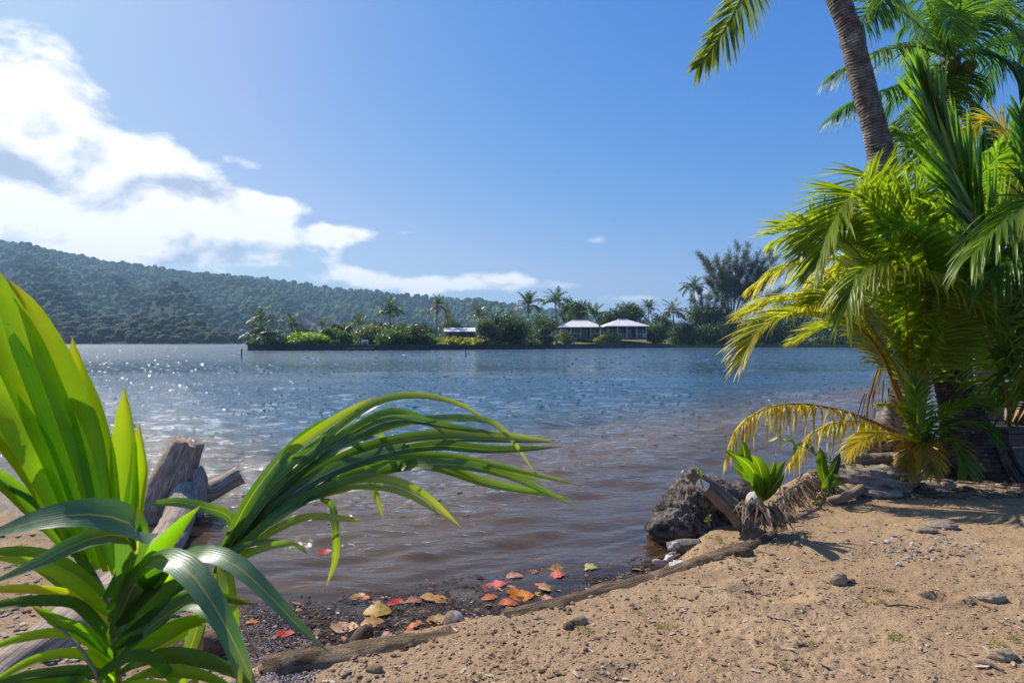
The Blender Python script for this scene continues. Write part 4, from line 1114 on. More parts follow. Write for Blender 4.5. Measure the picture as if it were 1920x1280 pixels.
b4 = on_sand(1905, 868) + np.array([.25, .5, 0])
root = empty('young_coconut_palm', 'big leafed young palm at the right edge with a broad upright frond', 'palm tree', b4)
s4 = b4 + np.array([0, 0, .05])
near_frond(root, [s4, P(1893, 780, 5.9), P(1868, 680, 5.6), P(1810, 582, 5.35), P(1740, 522, 5.1), P(1665, 499, 4.95), P(1610, 512, 4.85), P(1588, 580, 4.8)], b4, 100, .60, .036, GREEN * 1.1, LIME, .55, (70, 28), .1, .34, 500, rad=.030, stalk=(.40, .21, .03), yel_tip=.30)
near_frond(root, [s4, P(1905, 700, 5.6), P(1880, 540, 5.35), P(1838, 425, 5.15), P(1788, 315, 5.0), P(1748, 215, 4.9), P(1728, 165, 4.85)], b4, 84, .92, .062, GREEN * .95, LIME, .05, (40, 10), .05, .42, 501, (.15, -1, .25), .028, (.36, .20, .04), 0, .12, curlv=.05)
near_frond(root, [s4, P(1965, 700, 5.3), P(1970, 520, 5.0), P(1950, 390, 4.9), P(1925, 290, 4.8), P(1910, 210, 4.8)], b4, 60, .5, .042, DEEP * 1.3, GREEN, .1, (40, 16), .05, .4, 502, (-.1, -1, .2), .028, (.3, .2, .04), 0, .15, curlv=.08)
near_frond(root, [s4, P(1985, 700, 5.2), P(2000, 480, 4.7), P(1960, 380, 4.5), P(1900, 400, 4.4), P(1850, 445, 4.35), P(1824, 478, 4.3)], b4, 80, .66, .042, GREEN * 1.1, LIME, .55, (64, 24), .15, .36, 503, rad=.028, stalk=(.36, .2, .03), yel_tip=.1)
near_frond(root, [s4, P(1930, 650, 6.4), P(1925, 420, 6.8), P(1905, 290, 7.0), P(1860, 225, 7.1), P(1800, 262, 7.1)], b4, 64, .6, .04, YELLOW * .8, YELLOW, .25, (62, 26), .2, .46, 505, (0, -.8, .5), .026, (.5, .28, .03), .4)
near_frond(root, [s4, P(1945, 700, 5.5), P(1960, 560, 5.2), P(1945, 480, 4.9), P(1900, 470, 4.7), P(1860, 520, 4.6)], b4, 70, .66, .042, DEEP * 1.4, GREEN, .6, (66, 26), .12, .34, 506, rad=.026, stalk=(.36, .2, .03))

b5 = on_sand(1700, 858) + np.array([.1, 1.1, -.02])
root = empty('shaggy_palm', 'palm with a shaggy fibrous trunk behind the orange stalks, crown hidden in the clump', 'palm tree', b5)
top5 = P(1738, 550, 7.4)
ringed_trunk('trunk', root, b5, np.array([b5 - np.array([0, 0, .3]), P(1690, 770, 7.4), P(1705, 690, 7.4), top5]), np.array([.26, .18, .15, .12]), .06, 8, amp=.12)
g = MB(); r = np.random.default_rng(21)
for k in range(170):
    u = r.random(); p = b5 + (top5 - b5) * u; a = r.random() * 6.28; rr = .24 - .1 * u
    p0 = p + np.array([math.cos(a) * rr, math.sin(a) * rr, 0]) - b5; L = r.uniform(.25, .6)
    q = np.linspace(0, 1, 5)[:, None]; cc = p0 + np.array([math.cos(a) * .25, math.sin(a) * .25, 0]) * L * q + np.array([0, 0, -1]) * L * q ** 1.3
    tg = unit(np.gradient(cc, axis=0)); sd = unit(np.cross(tg, r.normal(size=3)))
    g.ribbon(cc, sd, np.cross(sd, tg), np.array([1, 1, .8, .5, .1]) * .022, .2, np.array([.30, .22, .14]) * r.uniform(.5, 1.3))
tag(g.build('dry_fibre', M['dryleaf'], root), kind='stuff')
for k in range(12):
    yl = [0, .3, .7][k % 3]
    near_frond(root, arc_pts(top5, k * 2.4 + .3, [1.35, 1.05, .75][k % 3], 2.3, [1.1, 1.4, 1.5][k % 3]), b5, 46, .6, .042, [GREEN, LIME, LIME * .7 + YELLOW * .3][k % 3], LIME, .5, seed=540 + k, rad=.024, bare=.2, yel_tip=yl, stalk=ORG)
b6 = np.array([*P(1850, 780, 8.6)[:2], .2]); top6 = P(1862, 500, 8.6)
root = empty('background_palm', 'shaded palm filling the gap between the leaning trunk and the right edge', 'palm tree', b6)
ringed_trunk('trunk', root, b6, np.array([b6 - np.array([0, 0, .3]), (b6 + top6) / 2, top6]), np.array([.2, .16, .14]), .07, 9)
for k in range(17):
    near_frond(root, arc_pts(top6, k * 2.4 + 1.0, [1.35, 1.1, .8, .55][k % 4], 2.7, [1.0, 1.4, 1.5, 1.5][k % 4]), b6, 44, .68, .046, [GREEN, DEEP * 1.3, LIME, GREEN][k % 4], LIME, .5, seed=570 + k, rad=.024, bare=.2, stalk=ORG, yel_tip=[0, 0, .25, .5][k % 4])

# little palm at the foot of the clump
b7 = on_sand(1716, 912)
root = empty('small_coconut_palm', 'small palm with a golden left frond at the foot of the leaning trunk', 'palm tree', b7)
s7 = b7 + np.array([0, 0, .02]); h7 = P(1722, 850, float(b7[1]) + .02)
for k, (q, cA, cB, yl, lf) in enumerate([([(1700, 825), (1660, 812), (1620, 822), (1590, 850)], YELLOW, YELLOW * .8 + LIME * .3, .3, .30),
                                       ([(1705, 800), (1690, 770), (1660, 760)], LIME, YELLOW, .2, .30), ([(1722, 790), (1718, 740), (1712, 705)], LIME, GREEN, 0, .30),
                                       ([(1745, 800), (1775, 770), (1815, 755), (1850, 765)], GREEN, LIME, 0, .32), ([(1750, 815), (1790, 795), (1830, 795), (1860, 820)], GREEN, DEEP, 0, .32),
                                       ([(1745, 830), (1775, 825), (1800, 850), (1812, 880)], LIME * .7, GREEN, .1, .26), ([(1730, 830), (1742, 850), (1748, 885)], YELLOW * .6, BROWN, .4, .24),
                                       ([(1712, 835), (1702, 860), (1700, 890)], YELLOW * .5, BROWN, .5, .2)]):
    dz = [-.2, .15, .1, -.1, -.35, -.4, -.4, -.25][k]
    near_frond(root, [s7, h7] + [P(a, b_, float(b7[1]) + dz * (i + 1) / len(q)) for i, (a, b_) in enumerate(q)], b7, 50, lf, .020, cA, cB, .3, (60, 22), .15, .36, 600 + k, rad=.014, stalk=(.40, .17, .03), yel_tip=yl)
# ------------------------------------------------------------------ near broad-leafed palm seedling on the left
def blade(parent, base, pts, wpx, col, fold=.16, hint=(0, 0, 0), n=18, prof='blade', tipcol=None, seed=0, flip=1, mat='blade_plain', jit=0.0):
    r = np.random.default_rng(seed + int(pts[0][0] * 3 + pts[-1][1]))
    if jit: pts = [pts[0]] + [(a + r.normal() * jit * (i + 1) / len(pts), b_ + r.normal() * jit * (i + 1) / len(pts), d_ * (1 + r.normal() * .012)) for i, (a, b_, d_) in enumerate(pts[1:])]
    W = PP(pts); c = spline(W, n); t = np.linspace(0, 1, n)
    Dm = np.mean([q[2] for q in pts]); w = wpx * Dm / F
    T = unit(np.gradient(c, axis=0))
    view = unit(np.array([0, 0, H]) - c) + np.array(hint, float)
    sd = unit(np.cross(T, view)); no = np.cross(sd, T)
    if prof == 'blade': pr = np.interp(t, [0, .12, .4, .65, .85, .96, 1], [.30, .62, 1, .93, .55, .16, .015])
    elif prof == 'strap': pr = np.interp(t, [0, .1, .3, .7, .9, 1], [.5, .8, 1, .9, .5, .03])
    else: pr = np.interp(t, [0, .2, .5, .8, 1], [.6, .9, 1, .8, .1])
    tint = np.array(col)[None] * (1 + .12 * (t[:, None] - .5)) * r.uniform(.9, 1.1)
    if tipcol is not None: tint = tint * (1 - t[:, None] ** 3) + np.array(tipcol) * t[:, None] ** 3
    c = c + no * (np.sin(t * 9 + r.random() * 6) * w * .03)[:, None]
    return MB().ribbon(c - base, sd, no, w * pr, fold * flip, tint).build('leaflet', M[mat], parent)
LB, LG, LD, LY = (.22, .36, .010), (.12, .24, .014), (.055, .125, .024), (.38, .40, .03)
b8 = np.array([*P(225, 1330, 1.02)[:2], .0]); b8[2] = gz(b8[0], b8[1])
plant = empty('coconut_seedling', 'large bright green palm seedling close to the viewer at the left edge', 'plant', b8)
def stalk(pts, rad, col, parent=plant, base=b8):
    c = spline(PP(pts), 30) - base; t = np.linspace(0, 1, 30)
    return MB().tube(c, np.asarray(rad)[0] + (np.asarray(rad)[1] - np.asarray(rad)[0]) * t, 8, col).build('frond', M['stalk'], parent)
g0 = on_sand(240, 1250) if False else b8
# frond 1: fan standing up at the left
f1 = stalk([(250, 1700, 1.02), (236, 1420, 1.02), (222, 1280, 1.02), (213, 1195, 1.03), (196, 1115, 1.05), (165, 1062, 1.08), (128, 1034, 1.12)], (.0095, .0030), (.42, .27, .09))
for k, (pts, w, col, tip) in enumerate([
    ([(268, 1075, 1.08), (262, 960, 1.12), (270, 890, 1.14), (266, 840, 1.15), (262, 792, 1.16)], 40, LB, LY), ([(245, 1080, 1.07), (238, 930, 1.12), (236, 840, 1.15), (233, 725, 1.18)], 46, LB, LY),
    ([(225, 1075, 1.06), (205, 900, 1.12), (180, 790, 1.16), (152, 700, 1.2), (137, 632, 1.22)], 62, LB, LY), ([(205, 1070, 1.06), (168, 860, 1.12), (120, 720, 1.16), (62, 590, 1.2), (14, 522, 1.22)], 60, LB, LY),
    ([(190, 1065, 1.07), (140, 850, 1.12), (75, 680, 1.16), (18, 560, 1.2), (-20, 480, 1.22)], 62, LB, None), ([(175, 1060, 1.08), (105, 850, 1.12), (35, 700, 1.15), (-50, 540, 1.2)], 64, LB, None),
    ([(160, 1050, 1.08), (80, 860, 1.1), (0, 740, 1.13), (-80, 640, 1.15)], 62, LB, None), ([(148, 1045, 1.09), (60, 890, 1.1), (-20, 800, 1.12), (-90, 740, 1.13)], 44, LB, None),
    ([(140, 1042, 1.1), (60, 950, 1.1), (-10, 890, 1.1), (-90, 850, 1.1)], 34, LG, None)]):
    blade(f1, b8, pts, w * (.98 if k < 4 else .90), np.array(col) * [1, .92, 1, .85, 1.05, .9, 1, .9, 1][k], .62 if k % 2 else .5, (-.55 + .05 * k + .35 * (k % 2), 0, .1), tipcol=tip, seed=k)
# bent glossy leaves in front of the fan
blade(f1, b8, [(228, 1130, 1.0), (252, 1050, .92), (254, 990, .86), (190, 966, .82), (95, 972, .79), (-50, 1012, .77)], 74, (.085, .18, .06), .10, (0, 0, .9), seed=30, mat='blade_dark')
blade(f1, b8, [(222, 1140, 1.0), (246, 1060, .92), (236, 1004, .86), (160, 1012, .82), (70, 1056, .79), (-30, 1100, .77)], 44, (.085, .18, .06), .12, (0, 0, .7), seed=31, mat='blade_dark')
# shaded leaflets to the right of the stalk
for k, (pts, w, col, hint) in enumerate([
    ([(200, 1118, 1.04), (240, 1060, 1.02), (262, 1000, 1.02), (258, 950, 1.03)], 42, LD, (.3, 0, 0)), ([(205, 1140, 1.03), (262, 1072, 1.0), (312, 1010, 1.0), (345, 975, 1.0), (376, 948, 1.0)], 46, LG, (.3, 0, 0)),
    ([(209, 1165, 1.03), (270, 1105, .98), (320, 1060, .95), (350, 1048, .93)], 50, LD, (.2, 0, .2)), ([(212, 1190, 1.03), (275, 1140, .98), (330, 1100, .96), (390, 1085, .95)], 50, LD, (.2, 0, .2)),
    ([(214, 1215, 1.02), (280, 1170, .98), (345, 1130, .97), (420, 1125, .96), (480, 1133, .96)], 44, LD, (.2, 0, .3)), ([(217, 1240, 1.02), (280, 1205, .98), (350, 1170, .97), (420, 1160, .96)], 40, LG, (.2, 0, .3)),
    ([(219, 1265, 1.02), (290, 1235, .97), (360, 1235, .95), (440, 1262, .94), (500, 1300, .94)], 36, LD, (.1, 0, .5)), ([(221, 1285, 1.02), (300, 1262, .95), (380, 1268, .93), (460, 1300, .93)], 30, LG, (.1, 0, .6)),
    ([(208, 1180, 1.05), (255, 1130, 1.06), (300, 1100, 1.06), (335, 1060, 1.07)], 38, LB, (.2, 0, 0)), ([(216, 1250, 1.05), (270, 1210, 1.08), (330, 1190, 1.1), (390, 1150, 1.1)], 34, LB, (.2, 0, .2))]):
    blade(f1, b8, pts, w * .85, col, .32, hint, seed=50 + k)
blade(f1, b8, [(212, 1185, 1.02), (250, 1100, .96), (292, 1052, .90), (350, 1068, .86), (405, 1140, .83), (445, 1215, .82), (486, 1300, .82)], 54, (.085, .18, .06), .12, (.3, 0, .55), seed=70, mat='blade_dark')
blade(f1, b8, [(214, 1200, 1.02), (290, 1090, .98), (360, 1042, .94), (430, 1052, .91), (500, 1110, .89), (565, 1178, .88), (622, 1226, .88)], 40, (.095, .19, .07), .12, (.2, 0, .8), seed=71, mat='blade_dark')
blade(f1, b8, [(218, 1230, 1.02), (300, 1160, .95), (365, 1130, .90), (410, 1160, .87), (440, 1230, .86), (455, 1310, .86)], 44, (.08, .17, .055), .12, (.3, 0, .5), seed=72, mat='blade_dark')
# leaflets to the left of the stalk
for k, (pts, w, col, hint) in enumerate([
    ([(196, 1116, 1.04), (140, 1070, 1.02), (80, 1040, 1.0), (0, 1035, .98), (-60, 1045, .97)], 30, LG, (0, 0, .4)), ([(202, 1150, 1.03), (140, 1095, 1.0), (70, 1060, .98), (-20, 1045, .97)], 32, LB, (0, 0, .5)),
    ([(207, 1170, 1.03), (150, 1125, 1.02), (90, 1108, 1.0), (10, 1105, .98), (-60, 1112, .97)], 26, LY, (0, 0, .5)), ([(210, 1200, 1.03), (150, 1140, 1.0), (100, 1128, .97), (20, 1132, .95), (-60, 1150, .94)], 32, LD, (0, 0, .6)),
    ([(214, 1230, 1.02), (160, 1185, 1.0), (110, 1165, .98), (60, 1135, .97)], 30, LG, (-.2, 0, .3)), ([(216, 1262, 1.02), (170, 1205, 1.0), (110, 1188, .97), (40, 1198, .95), (-40, 1225, .94)], 28, LB, (0, 0, .6)),
    ([(219, 1285, 1.02), (180, 1238, .99), (120, 1226, .96), (50, 1245, .94), (-30, 1290, .93)], 28, LB, (0, 0, .6)), ([(221, 1300, 1.02), (170, 1262, .97), (100, 1262, .94), (20, 1275, .93), (-50, 1300, .92)], 30, LD, (0, 0, .7)),
    ([(224, 1330, 1.02), (150, 1285, .95), (70, 1280, .93), (-30, 1310, .92)], 30, LG, (0, 0, .7)), ([(190, 1105, 1.06), (120, 1000, 1.08), (60, 935, 1.1), (-20, 900, 1.1)], 26, LD, (-.1, 0, .2)),
    ([(212, 1210, 1.04), (140, 1120, 1.05), (80, 1070, 1.06), (20, 1050, 1.06)], 24, LG, (-.1, 0, .3))]):
    blade(f1, b8, pts, w * .72, col, .28, hint, prof='strap', seed=90 + k)
# frond 2: arching to the right over the water
f2 = stalk([(330, 1700, 1.1), (350, 1420, 1.1), (372, 1230, 1.1), (392, 1110, 1.1), (420, 1030, 1.12), (455, 968, 1.14), (510, 905, 1.17), (575, 858, 1.2), (640, 830, 1.24)], (.010, .0022), (.45, .33, .06))
G2 = [([(418, 1032, 1.12), (470, 940, 1.13), (540, 852, 1.15), (620, 792, 1.17), (706, 744, 1.2)], 24, LB, (0, 0, 0), LY), ([(424, 1030, 1.12), (500, 915, 1.14), (600, 830, 1.17), (700, 765, 1.2), (780, 742, 1.22), (860, 764, 1.24), (936, 801, 1.26)], 24, LG, (0, 0, .7), LY),
      ([(428, 1028, 1.13), (520, 910, 1.15), (630, 825, 1.18), (725, 776, 1.2), (790, 782, 1.22), (862, 820, 1.24)], 24, LG, (0, 0, .8), None), ([(430, 1026, 1.13), (540, 900, 1.15), (640, 832, 1.18), (740, 792, 1.2), (850, 790, 1.22), (940, 816, 1.24)], 24, LD, (0, 0, .6), None),
      ([(432, 1024, 1.13), (550, 900, 1.16), (660, 832, 1.19), (770, 795, 1.22), (880, 786, 1.25), (940, 806, 1.27), (1004, 882, 1.3)], 24, LG, (0, 0, .7), LY), ([(436, 1022, 1.14), (560, 905, 1.17), (680, 845, 1.2), (800, 820, 1.24), (920, 817, 1.28), (1046, 826, 1.32)], 30, LD, (0, 0, .5), LY),
      ([(440, 1018, 1.14), (570, 910, 1.17), (700, 855, 1.21), (820, 838, 1.25), (930, 838, 1.29), (1052, 842, 1.33)], 28, LD, (0, 0, .5), None), ([(444, 1012, 1.15), (580, 915, 1.18), (700, 868, 1.22), (830, 855, 1.26), (960, 885, 1.3), (1094, 912, 1.34)], 24, LG, (0, 0, .7), LY),
      ([(448, 1006, 1.15), (590, 925, 1.18), (700, 880, 1.22), (820, 868, 1.26), (950, 890, 1.3), (1098, 948, 1.34)], 30, LD, (0, 0, .6), LB), ([(452, 1000, 1.15), (580, 935, 1.18), (690, 892, 1.22), (800, 873, 1.25), (930, 900, 1.29), (1080, 938, 1.33)], 26, LG, (0, 0, .6), LB),
      ([(430, 1045, 1.12), (530, 960, 1.14), (630, 908, 1.17), (710, 894, 1.2), (790, 930, 1.22), (868, 996, 1.24)], 24, LB, (0, 0, .7), LY), ([(428, 1052, 1.11), (520, 972, 1.13), (600, 930, 1.15), (680, 914, 1.17), (760, 928, 1.19), (842, 968, 1.2)], 22, LG, (0, 0, .8), LY),
      ([(424, 1060, 1.11), (490, 1008, 1.12), (570, 978, 1.13), (640, 968, 1.14), (686, 974, 1.15)], 20, LB, (0, 0, .5), LY), ([(420, 1070, 1.1), (470, 1036, 1.1), (530, 1018, 1.11), (562, 1020, 1.11), (586, 1040, 1.12)], 18, LB, (0, 0, .4), None),
      ([(690, 778, 1.24), (706, 800, 1.25), (713, 850, 1.25), (715, 908, 1.25)], 15, LG, (.3, 0, 0), LY), ([(640, 822, 1.22), (672, 830, 1.23), (692, 890, 1.23), (713, 968, 1.23)], 16, LG, (.3, 0, 0), LY),
      ([(600, 935, 1.16), (622, 946, 1.16), (628, 1000, 1.16), (622, 1050, 1.16), (608, 1098, 1.16)], 17, LG, (.3, 0, 0), LY), ([(425, 1020, 1.12), (424, 1060, 1.1), (432, 1130, 1.08), (446, 1225, 1.07)], 32, LB, (0, 0, 0), None),
      ([(405, 1075, 1.1), (385, 1140, 1.08), (352, 1220, 1.06), (325, 1300, 1.05)], 30, (.16, .24, .07), (0, 0, 0), None), ([(390, 1110, 1.1), (360, 1190, 1.12), (345, 1300, 1.12)], 26, LB, (0, 0, 0), None),
      ([(438, 1000, 1.13), (430, 966, 1.13), (380, 950, 1.12), (330, 938, 1.11), (276, 942, 1.1)], 24, LG, (0, 0, .5), None), ([(415, 1035, 1.12), (470, 930, 1.14), (530, 850, 1.16), (600, 800, 1.19), (670, 775, 1.2)], 26, LD, (.2, 0, 0), None),
      ([(420, 1035, 1.125), (490, 935, 1.15), (570, 855, 1.18), (660, 805, 1.2), (760, 770, 1.22)], 26, LD, (.2, 0, .3), None), ([(440, 1015, 1.145), (540, 925, 1.18), (640, 868, 1.22), (760, 825, 1.26), (900, 826, 1.3), (1030, 834, 1.34)], 22, LD, (0, 0, .3), None),
      ([(455, 995, 1.155), (570, 930, 1.19), (680, 885, 1.23), (800, 862, 1.27), (920, 872, 1.31), (1030, 905, 1.34)], 22, LG, (0, 0, .3), LB), ([(412, 1060, 1.1), (440, 1028, 1.1), (480, 1012, 1.1), (540, 1010, 1.1)], 16, LG, (0, 0, .5), None)]
for k, (pts, w, col, hint, tip) in enumerate(G2):
    blade(f2, b8, pts, w * .84, np.array(col) * (.85 if col is not LD else 1.15), [.14, .26, .18, .32][k % 4], np.array(hint) * (.6 + .8 * ((k * 37) % 10) / 10), prof='strap', tipcol=tip, n=26, seed=130 + k, mat='blade_dark', jit=6)
# frond 3: low one at the bottom left corner
f3 = stalk([(190, 1700, .96), (205, 1420, .96), (190, 1290, .96), (160, 1230, .96), (128, 1190, .97), (90, 1165, .98)], (.008, .002), (.45, .36, .14))
for k, (pts, w, col) in enumerate([([(195, 1310, .96), (260, 1290, .93), (330, 1300, .92), (400, 1340, .92)], 30, LB), ([(170, 1250, .96), (120, 1290, .94), (60, 1320, .93)], 30, LG), ([(180, 1270, .96), (250, 1230, .95), (300, 1245, .94), (340, 1300, .94)], 24, LG)]):
    blade(f3, b8, pts, w, col, .2, (0, 0, .5), prof='strap', seed=180 + k)
# ------------------------------------------------------------------ driftwood, stones and litter on the shore
def icos(sub):
    b = bmesh.new(); bmesh.ops.create_icosphere(b, subdivisions=sub, radius=1.0)
    V = np.array([v.co for v in b.verts]); f = np.array([[v.index for v in fc.verts] for fc in b.faces]); b.free()
    return V, f
IC = {k: icos(k) for k in (1, 2, 3, 4, 5)}
m = Mat('driftwood'); co = m.co('UV'); ob = m.co('Object')
gr = m.noise(m.map(co, (46, 5, 1)), 1.0, 6, .68, .5); n2 = m.noise(ob, 6, 5, .6); n3 = m.noise(ob, 70, 3)
c = m.mix(m.ramp(gr, .3, .7), (0.15, 0.125, 0.11), (0.44, 0.385, 0.335)); c = m.mix(m.ramp(n2, .5, .72, 0, .7), c, (0.13, 0.115, 0.095))
c = m.mix(1.0, c, m.attr('tint'), 'MULTIPLY')
M['drift'] = m.done(m.pbr(c, .9, m.bump(m.math('ADD', gr, m.math('MULTIPLY', n3, .25)), .9, .02), .2))
m = Mat('muddy_log'); co = m.co('UV'); ob = m.co('Object')
gr = m.noise(m.map(co, (26, 9, 1)), 1.0, 6, .68, .5); n2 = m.noise(ob, 7, 5, .65); n3 = m.noise(ob, 85, 4, .7)
c = m.mix(m.ramp(gr, .3, .72), (0.12, 0.077, 0.044), (0.36, 0.25, 0.15)); c = m.mix(m.ramp(n2, .48, .66, 0, .8), c, (0.42, 0.295, 0.175)); c = m.mix(m.ramp(n3, .58, .72, 0, .7), c, (0.05, 0.03, 0.02))
M['log'] = m.done(m.pbr(c, .95, m.bump(m.math('ADD', m.math('MULTIPLY', gr, 1.2), n3), .95, .035), .15))
def rough_log(pts, rad, seg=28, n=90, seed=0, amp=.12, knots=3, tint=None, flat=False, broken=.0):
    """log with an uneven round, grooves and knots"""
    r = np.random.default_rng(seed); c = spline(np.c_[pts, rad], n); g = MB(); g.tube(c[:, :3], c[:, 3], seg, tint)
    V = g.v[0]; a = np.tile(np.linspace(0, 2 * np.pi, seg, endpoint=False), n); u = np.repeat(np.linspace(0, 1, n), seg); ax = np.repeat(c[:, :3], seg, 0)
    L = np.linalg.norm(np.diff(c[:, :3], axis=0), axis=1).sum(); q = L / max(c[:, 3].mean(), .02)
    d = 1 + amp * fbm(np.cos(a) * 1.4 + seed, np.sin(a) * 1.4 + u * q * .7, 4, seed) + amp * .5 * fbm(np.cos(a) * 6 + u * 2, np.sin(a) * 6 + u * q * .8, 3, seed + 9)
    for _ in range(knots):
        ka, ku = r.random() * 6.28, r.random()
        d += .22 * np.exp(-((np.abs((a - ka + np.pi) % (2 * np.pi) - np.pi) * 2.2) ** 2) - ((u - ku) * q * .8) ** 2)
    V[:n * seg] = ax + (V[:n * seg] - ax) * d[:, None]
    if broken:
        T0 = unit(c[1, :3] - c[0, :3]); T1 = unit(c[-1, :3] - c[-2, :3])
        V[(n - 1) * seg:n * seg] += T1 * (r.normal(size=(seg, 1)) * broken); V[:seg] += T0 * (r.normal(size=(seg, 1)) * broken)
        V[-1] -= T1 * broken * .8; V[-2] += T0 * broken * .8
    return g
def W3(px, py, z): return np.array([*W0(px, py, z), z])
# retaining logs along the sand
for label, pts, rad, sd in (('thick broken log end half buried in the sand nearest the viewer', [W3(496, 1284, .09), W3(600, 1266, .09), W3(760, 1234, .09), W3(890, 1208, .085), W3(980, 1182, .06)], [.118, .115, .105, .090, .06], 2),
                            ('long slim muddy log edging the sand from the coconut to the boulder', [W3(948, 1172, .105), W3(1040, 1150, .112), W3(1150, 1120, .118), W3(1260, 1085, .128), W3(1345, 1052, .138), W3(1420, 1025, .15), W3(1490, 990, .13)], [.076, .080, .078, .074, .07, .064, .05], 5)):
    root = empty('shore_log', label, 'log', pts[0])
    rough_log(np.array(pts) - pts[0], rad, 36, 190, sd, .11, 6, broken=.012).build('trunk', M['log'], root)
    if sd == 5:
        q = W3(1392, 1038, .19) - pts[0]
        MB().add(IC[3][0] * np.array([.07, .035, .045]) * (1 + .3 * fbm3(IC[3][0] * 2, 3, 4))[:, None] + q, IC[3][1]).build('broken_stub', M['log'], root)
# big driftwood trunk on the left
b = P(330, 985, 4.75)
root = empty('driftwood', 'bleached driftwood trunk with an upright stump and a side branch in the water', 'driftwood', b)
rough_log(PP([(292, 1000, 5.15), (306, 950, 5.2), (326, 890, 5.25), (342, 850, 5.3), (352, 828, 5.32)]) - b, [.22, .195, .175, .155, .135], 36, 90, 31, .16, 4, (1.35, 1.15, .95), broken=.02).build('stump', M['drift'], root)
rough_log(PP([(330, 985, 5.1), (362, 930, 5.25), (392, 922, 5.4), (425, 903, 5.55), (450, 890, 5.62)]) - b, [.11, .105, .098, .092, .088], 28, 70, 33, .10, 2, (1.55, 1.35, 1.15), broken=.006).build('branch', M['drift'], root)
rough_log(PP([(348, 918, 5.15), (340, 960, 4.9), (318, 1010, 4.5), (282, 1060, 4.0), (200, 1130, 3.35), (90, 1215, 2.8), (-60, 1330, 2.4)]) - b, [.10, .12, .13, .135, .14, .14, .13], 34, 150, 37, .14, 5, (1.5, 1.3, 1.1)).build('trunk', M['drift'], root)
rough_log(PP([(362, 985, 5.1), (368, 950, 5.15), (372, 905, 5.25), (368, 880, 5.3)]) - b, [.06, .07, .075, .06], 20, 40, 39, .16, 1, (1.55, 1.35, 1.15), broken=.01).build('branch', M['drift'], root)
p = W3(305, 1240, .06); q = W3(425, 1205, .06)
tag(rough_log([p, (p + q) / 2, q], [.075, .08, .07], 22, 40, 44, .14, 1, (.45, .36, .3), broken=.008).build('wood_block', M['log']), 'short dark wet log piece behind the broad leaved seedling', 'log')

# boulder, stones
m = Mat('lava_rock'); ob = m.co('Object')
n1 = m.noise(ob, 9, 7, .7, .4); n2 = m.voro(ob, 26); n3 = m.noise(ob, 3, 4)
c = m.mix(m.ramp(n1, .36, .62), (0.045, 0.038, 0.034), (0.20, 0.165, 0.135)); c = m.mix(m.ramp(n3, .52, .7, 0, .7), c, (0.26, 0.20, 0.145)); c = m.mix(1.0, c, m.attr('tint'), 'MULTIPLY')
M['lava'] = m.done(m.pbr(c, .95, m.bump(m.math('ADD', n1, m.math('MULTIPLY', n2, .6)), 1.0, .035), .2))
m = Mat('shore_stone'); ob = m.co('Object'); n1 = m.noise(ob, 24, 6, .65); n3 = m.noise(ob, 6, 4)
c = m.mix(m.ramp(n1, .3, .7), m.mix(1.0, m.attr('tint'), (.5, .48, .45), 'MULTIPLY'), m.attr('tint')); c = m.mix(m.ramp(n3, .5, .7, 0, .5), c, (0.34, 0.25, 0.16))
M['rock'] = m.done(m.pbr(c, .92, m.bump(n1, .8, .012), .2))
def rock(name, label, cat, pos, rad, seed, tint=(.3, .26, .22), sub=4, amp=.3, freq=1.3, mat='rock', sharp=1.0, group=None, rz=0.0, sink=.3):
    V, f = IC[sub]; V = V.copy()
    d = 1 + amp * fbm3(V * freq + seed * 3.7, 5, seed, .55) - .16 * np.abs(fbm3(V * 4.5 + seed, 3, seed + 40, .6))
    cut = np.random.default_rng(seed)
    for _ in range(int(7 * sharp)):
        nn = unit(cut.normal(size=3)); h = cut.uniform(.62, .9); dd = V @ nn
        d = np.where(dd * d > h, h / np.maximum(dd, .05) * .5 + d * .5, d)
    V = V * d[:, None] * np.array(rad)
    cs, sn = math.cos(rz), math.sin(rz); V = np.c_[V[:, 0] * cs - V[:, 1] * sn, V[:, 0] * sn + V[:, 1] * cs, V[:, 2]]
    o = MB().add(V + np.array([0, 0, rad[2] * (1 - 2 * sink)]), f, tint).build(name, M[mat], loc=pos)
    return tag(o, label, cat, group)
V, f = IC[5]; pos = W3(1305, 1015, .0); pos[2] = -.06
d = 1 + .42 * fbm3(V * 1.15 + 5, 3, 3, .5)
rg = 1 - np.abs(fbm3(V * 2.6 + 2, 4, 9, .6)); d = d - .30 * (1 - rg) - .16 * np.abs(fbm3(V * 6.5 + 1, 3, 19, .6)) + .05 * fbm3(V * 17, 3, 29)
V2 = V * d[:, None]
V2[:, 2] = np.where(V2[:, 2] > .6, .6 + (V2[:, 2] - .6) * .6, V2[:, 2])
tag(MB().add(V2 * np.array([.36, .34, .46]) + np.array([.02, .06, .22]), f).build('boulder', M['lava'], loc=pos), 'big dark pitted boulder at the water edge under the bottle', 'rock')
rock('boulder', 'dark rock wedged between the boulder and the sprouting seedling', 'rock', W3(1402, 985, .06), (.17, .16, .16), 23, (.8, .8, .8), 4, .4, 1.4, 'lava')
rock('boulder', 'low dark rock in the water behind the seedling', 'rock', W3(1400, 935, .02), (.24, .16, .14), 24, (.7, .7, .7), 4, .4, 1.4, 'lava')
rock('boulder', 'wide grey shore rock below the driftwood branch on the right', 'rock', on_sand(1640, 915), (.44, .26, .17), 25, (.34, .29, .24), 5, .5, 1.7)
rock('stone', 'angular pale stone right of the wide grey shore rock', 'rock', on_sand(1695, 908), (.13, .10, .12), 26, (.46, .38, .30), 3, .3)
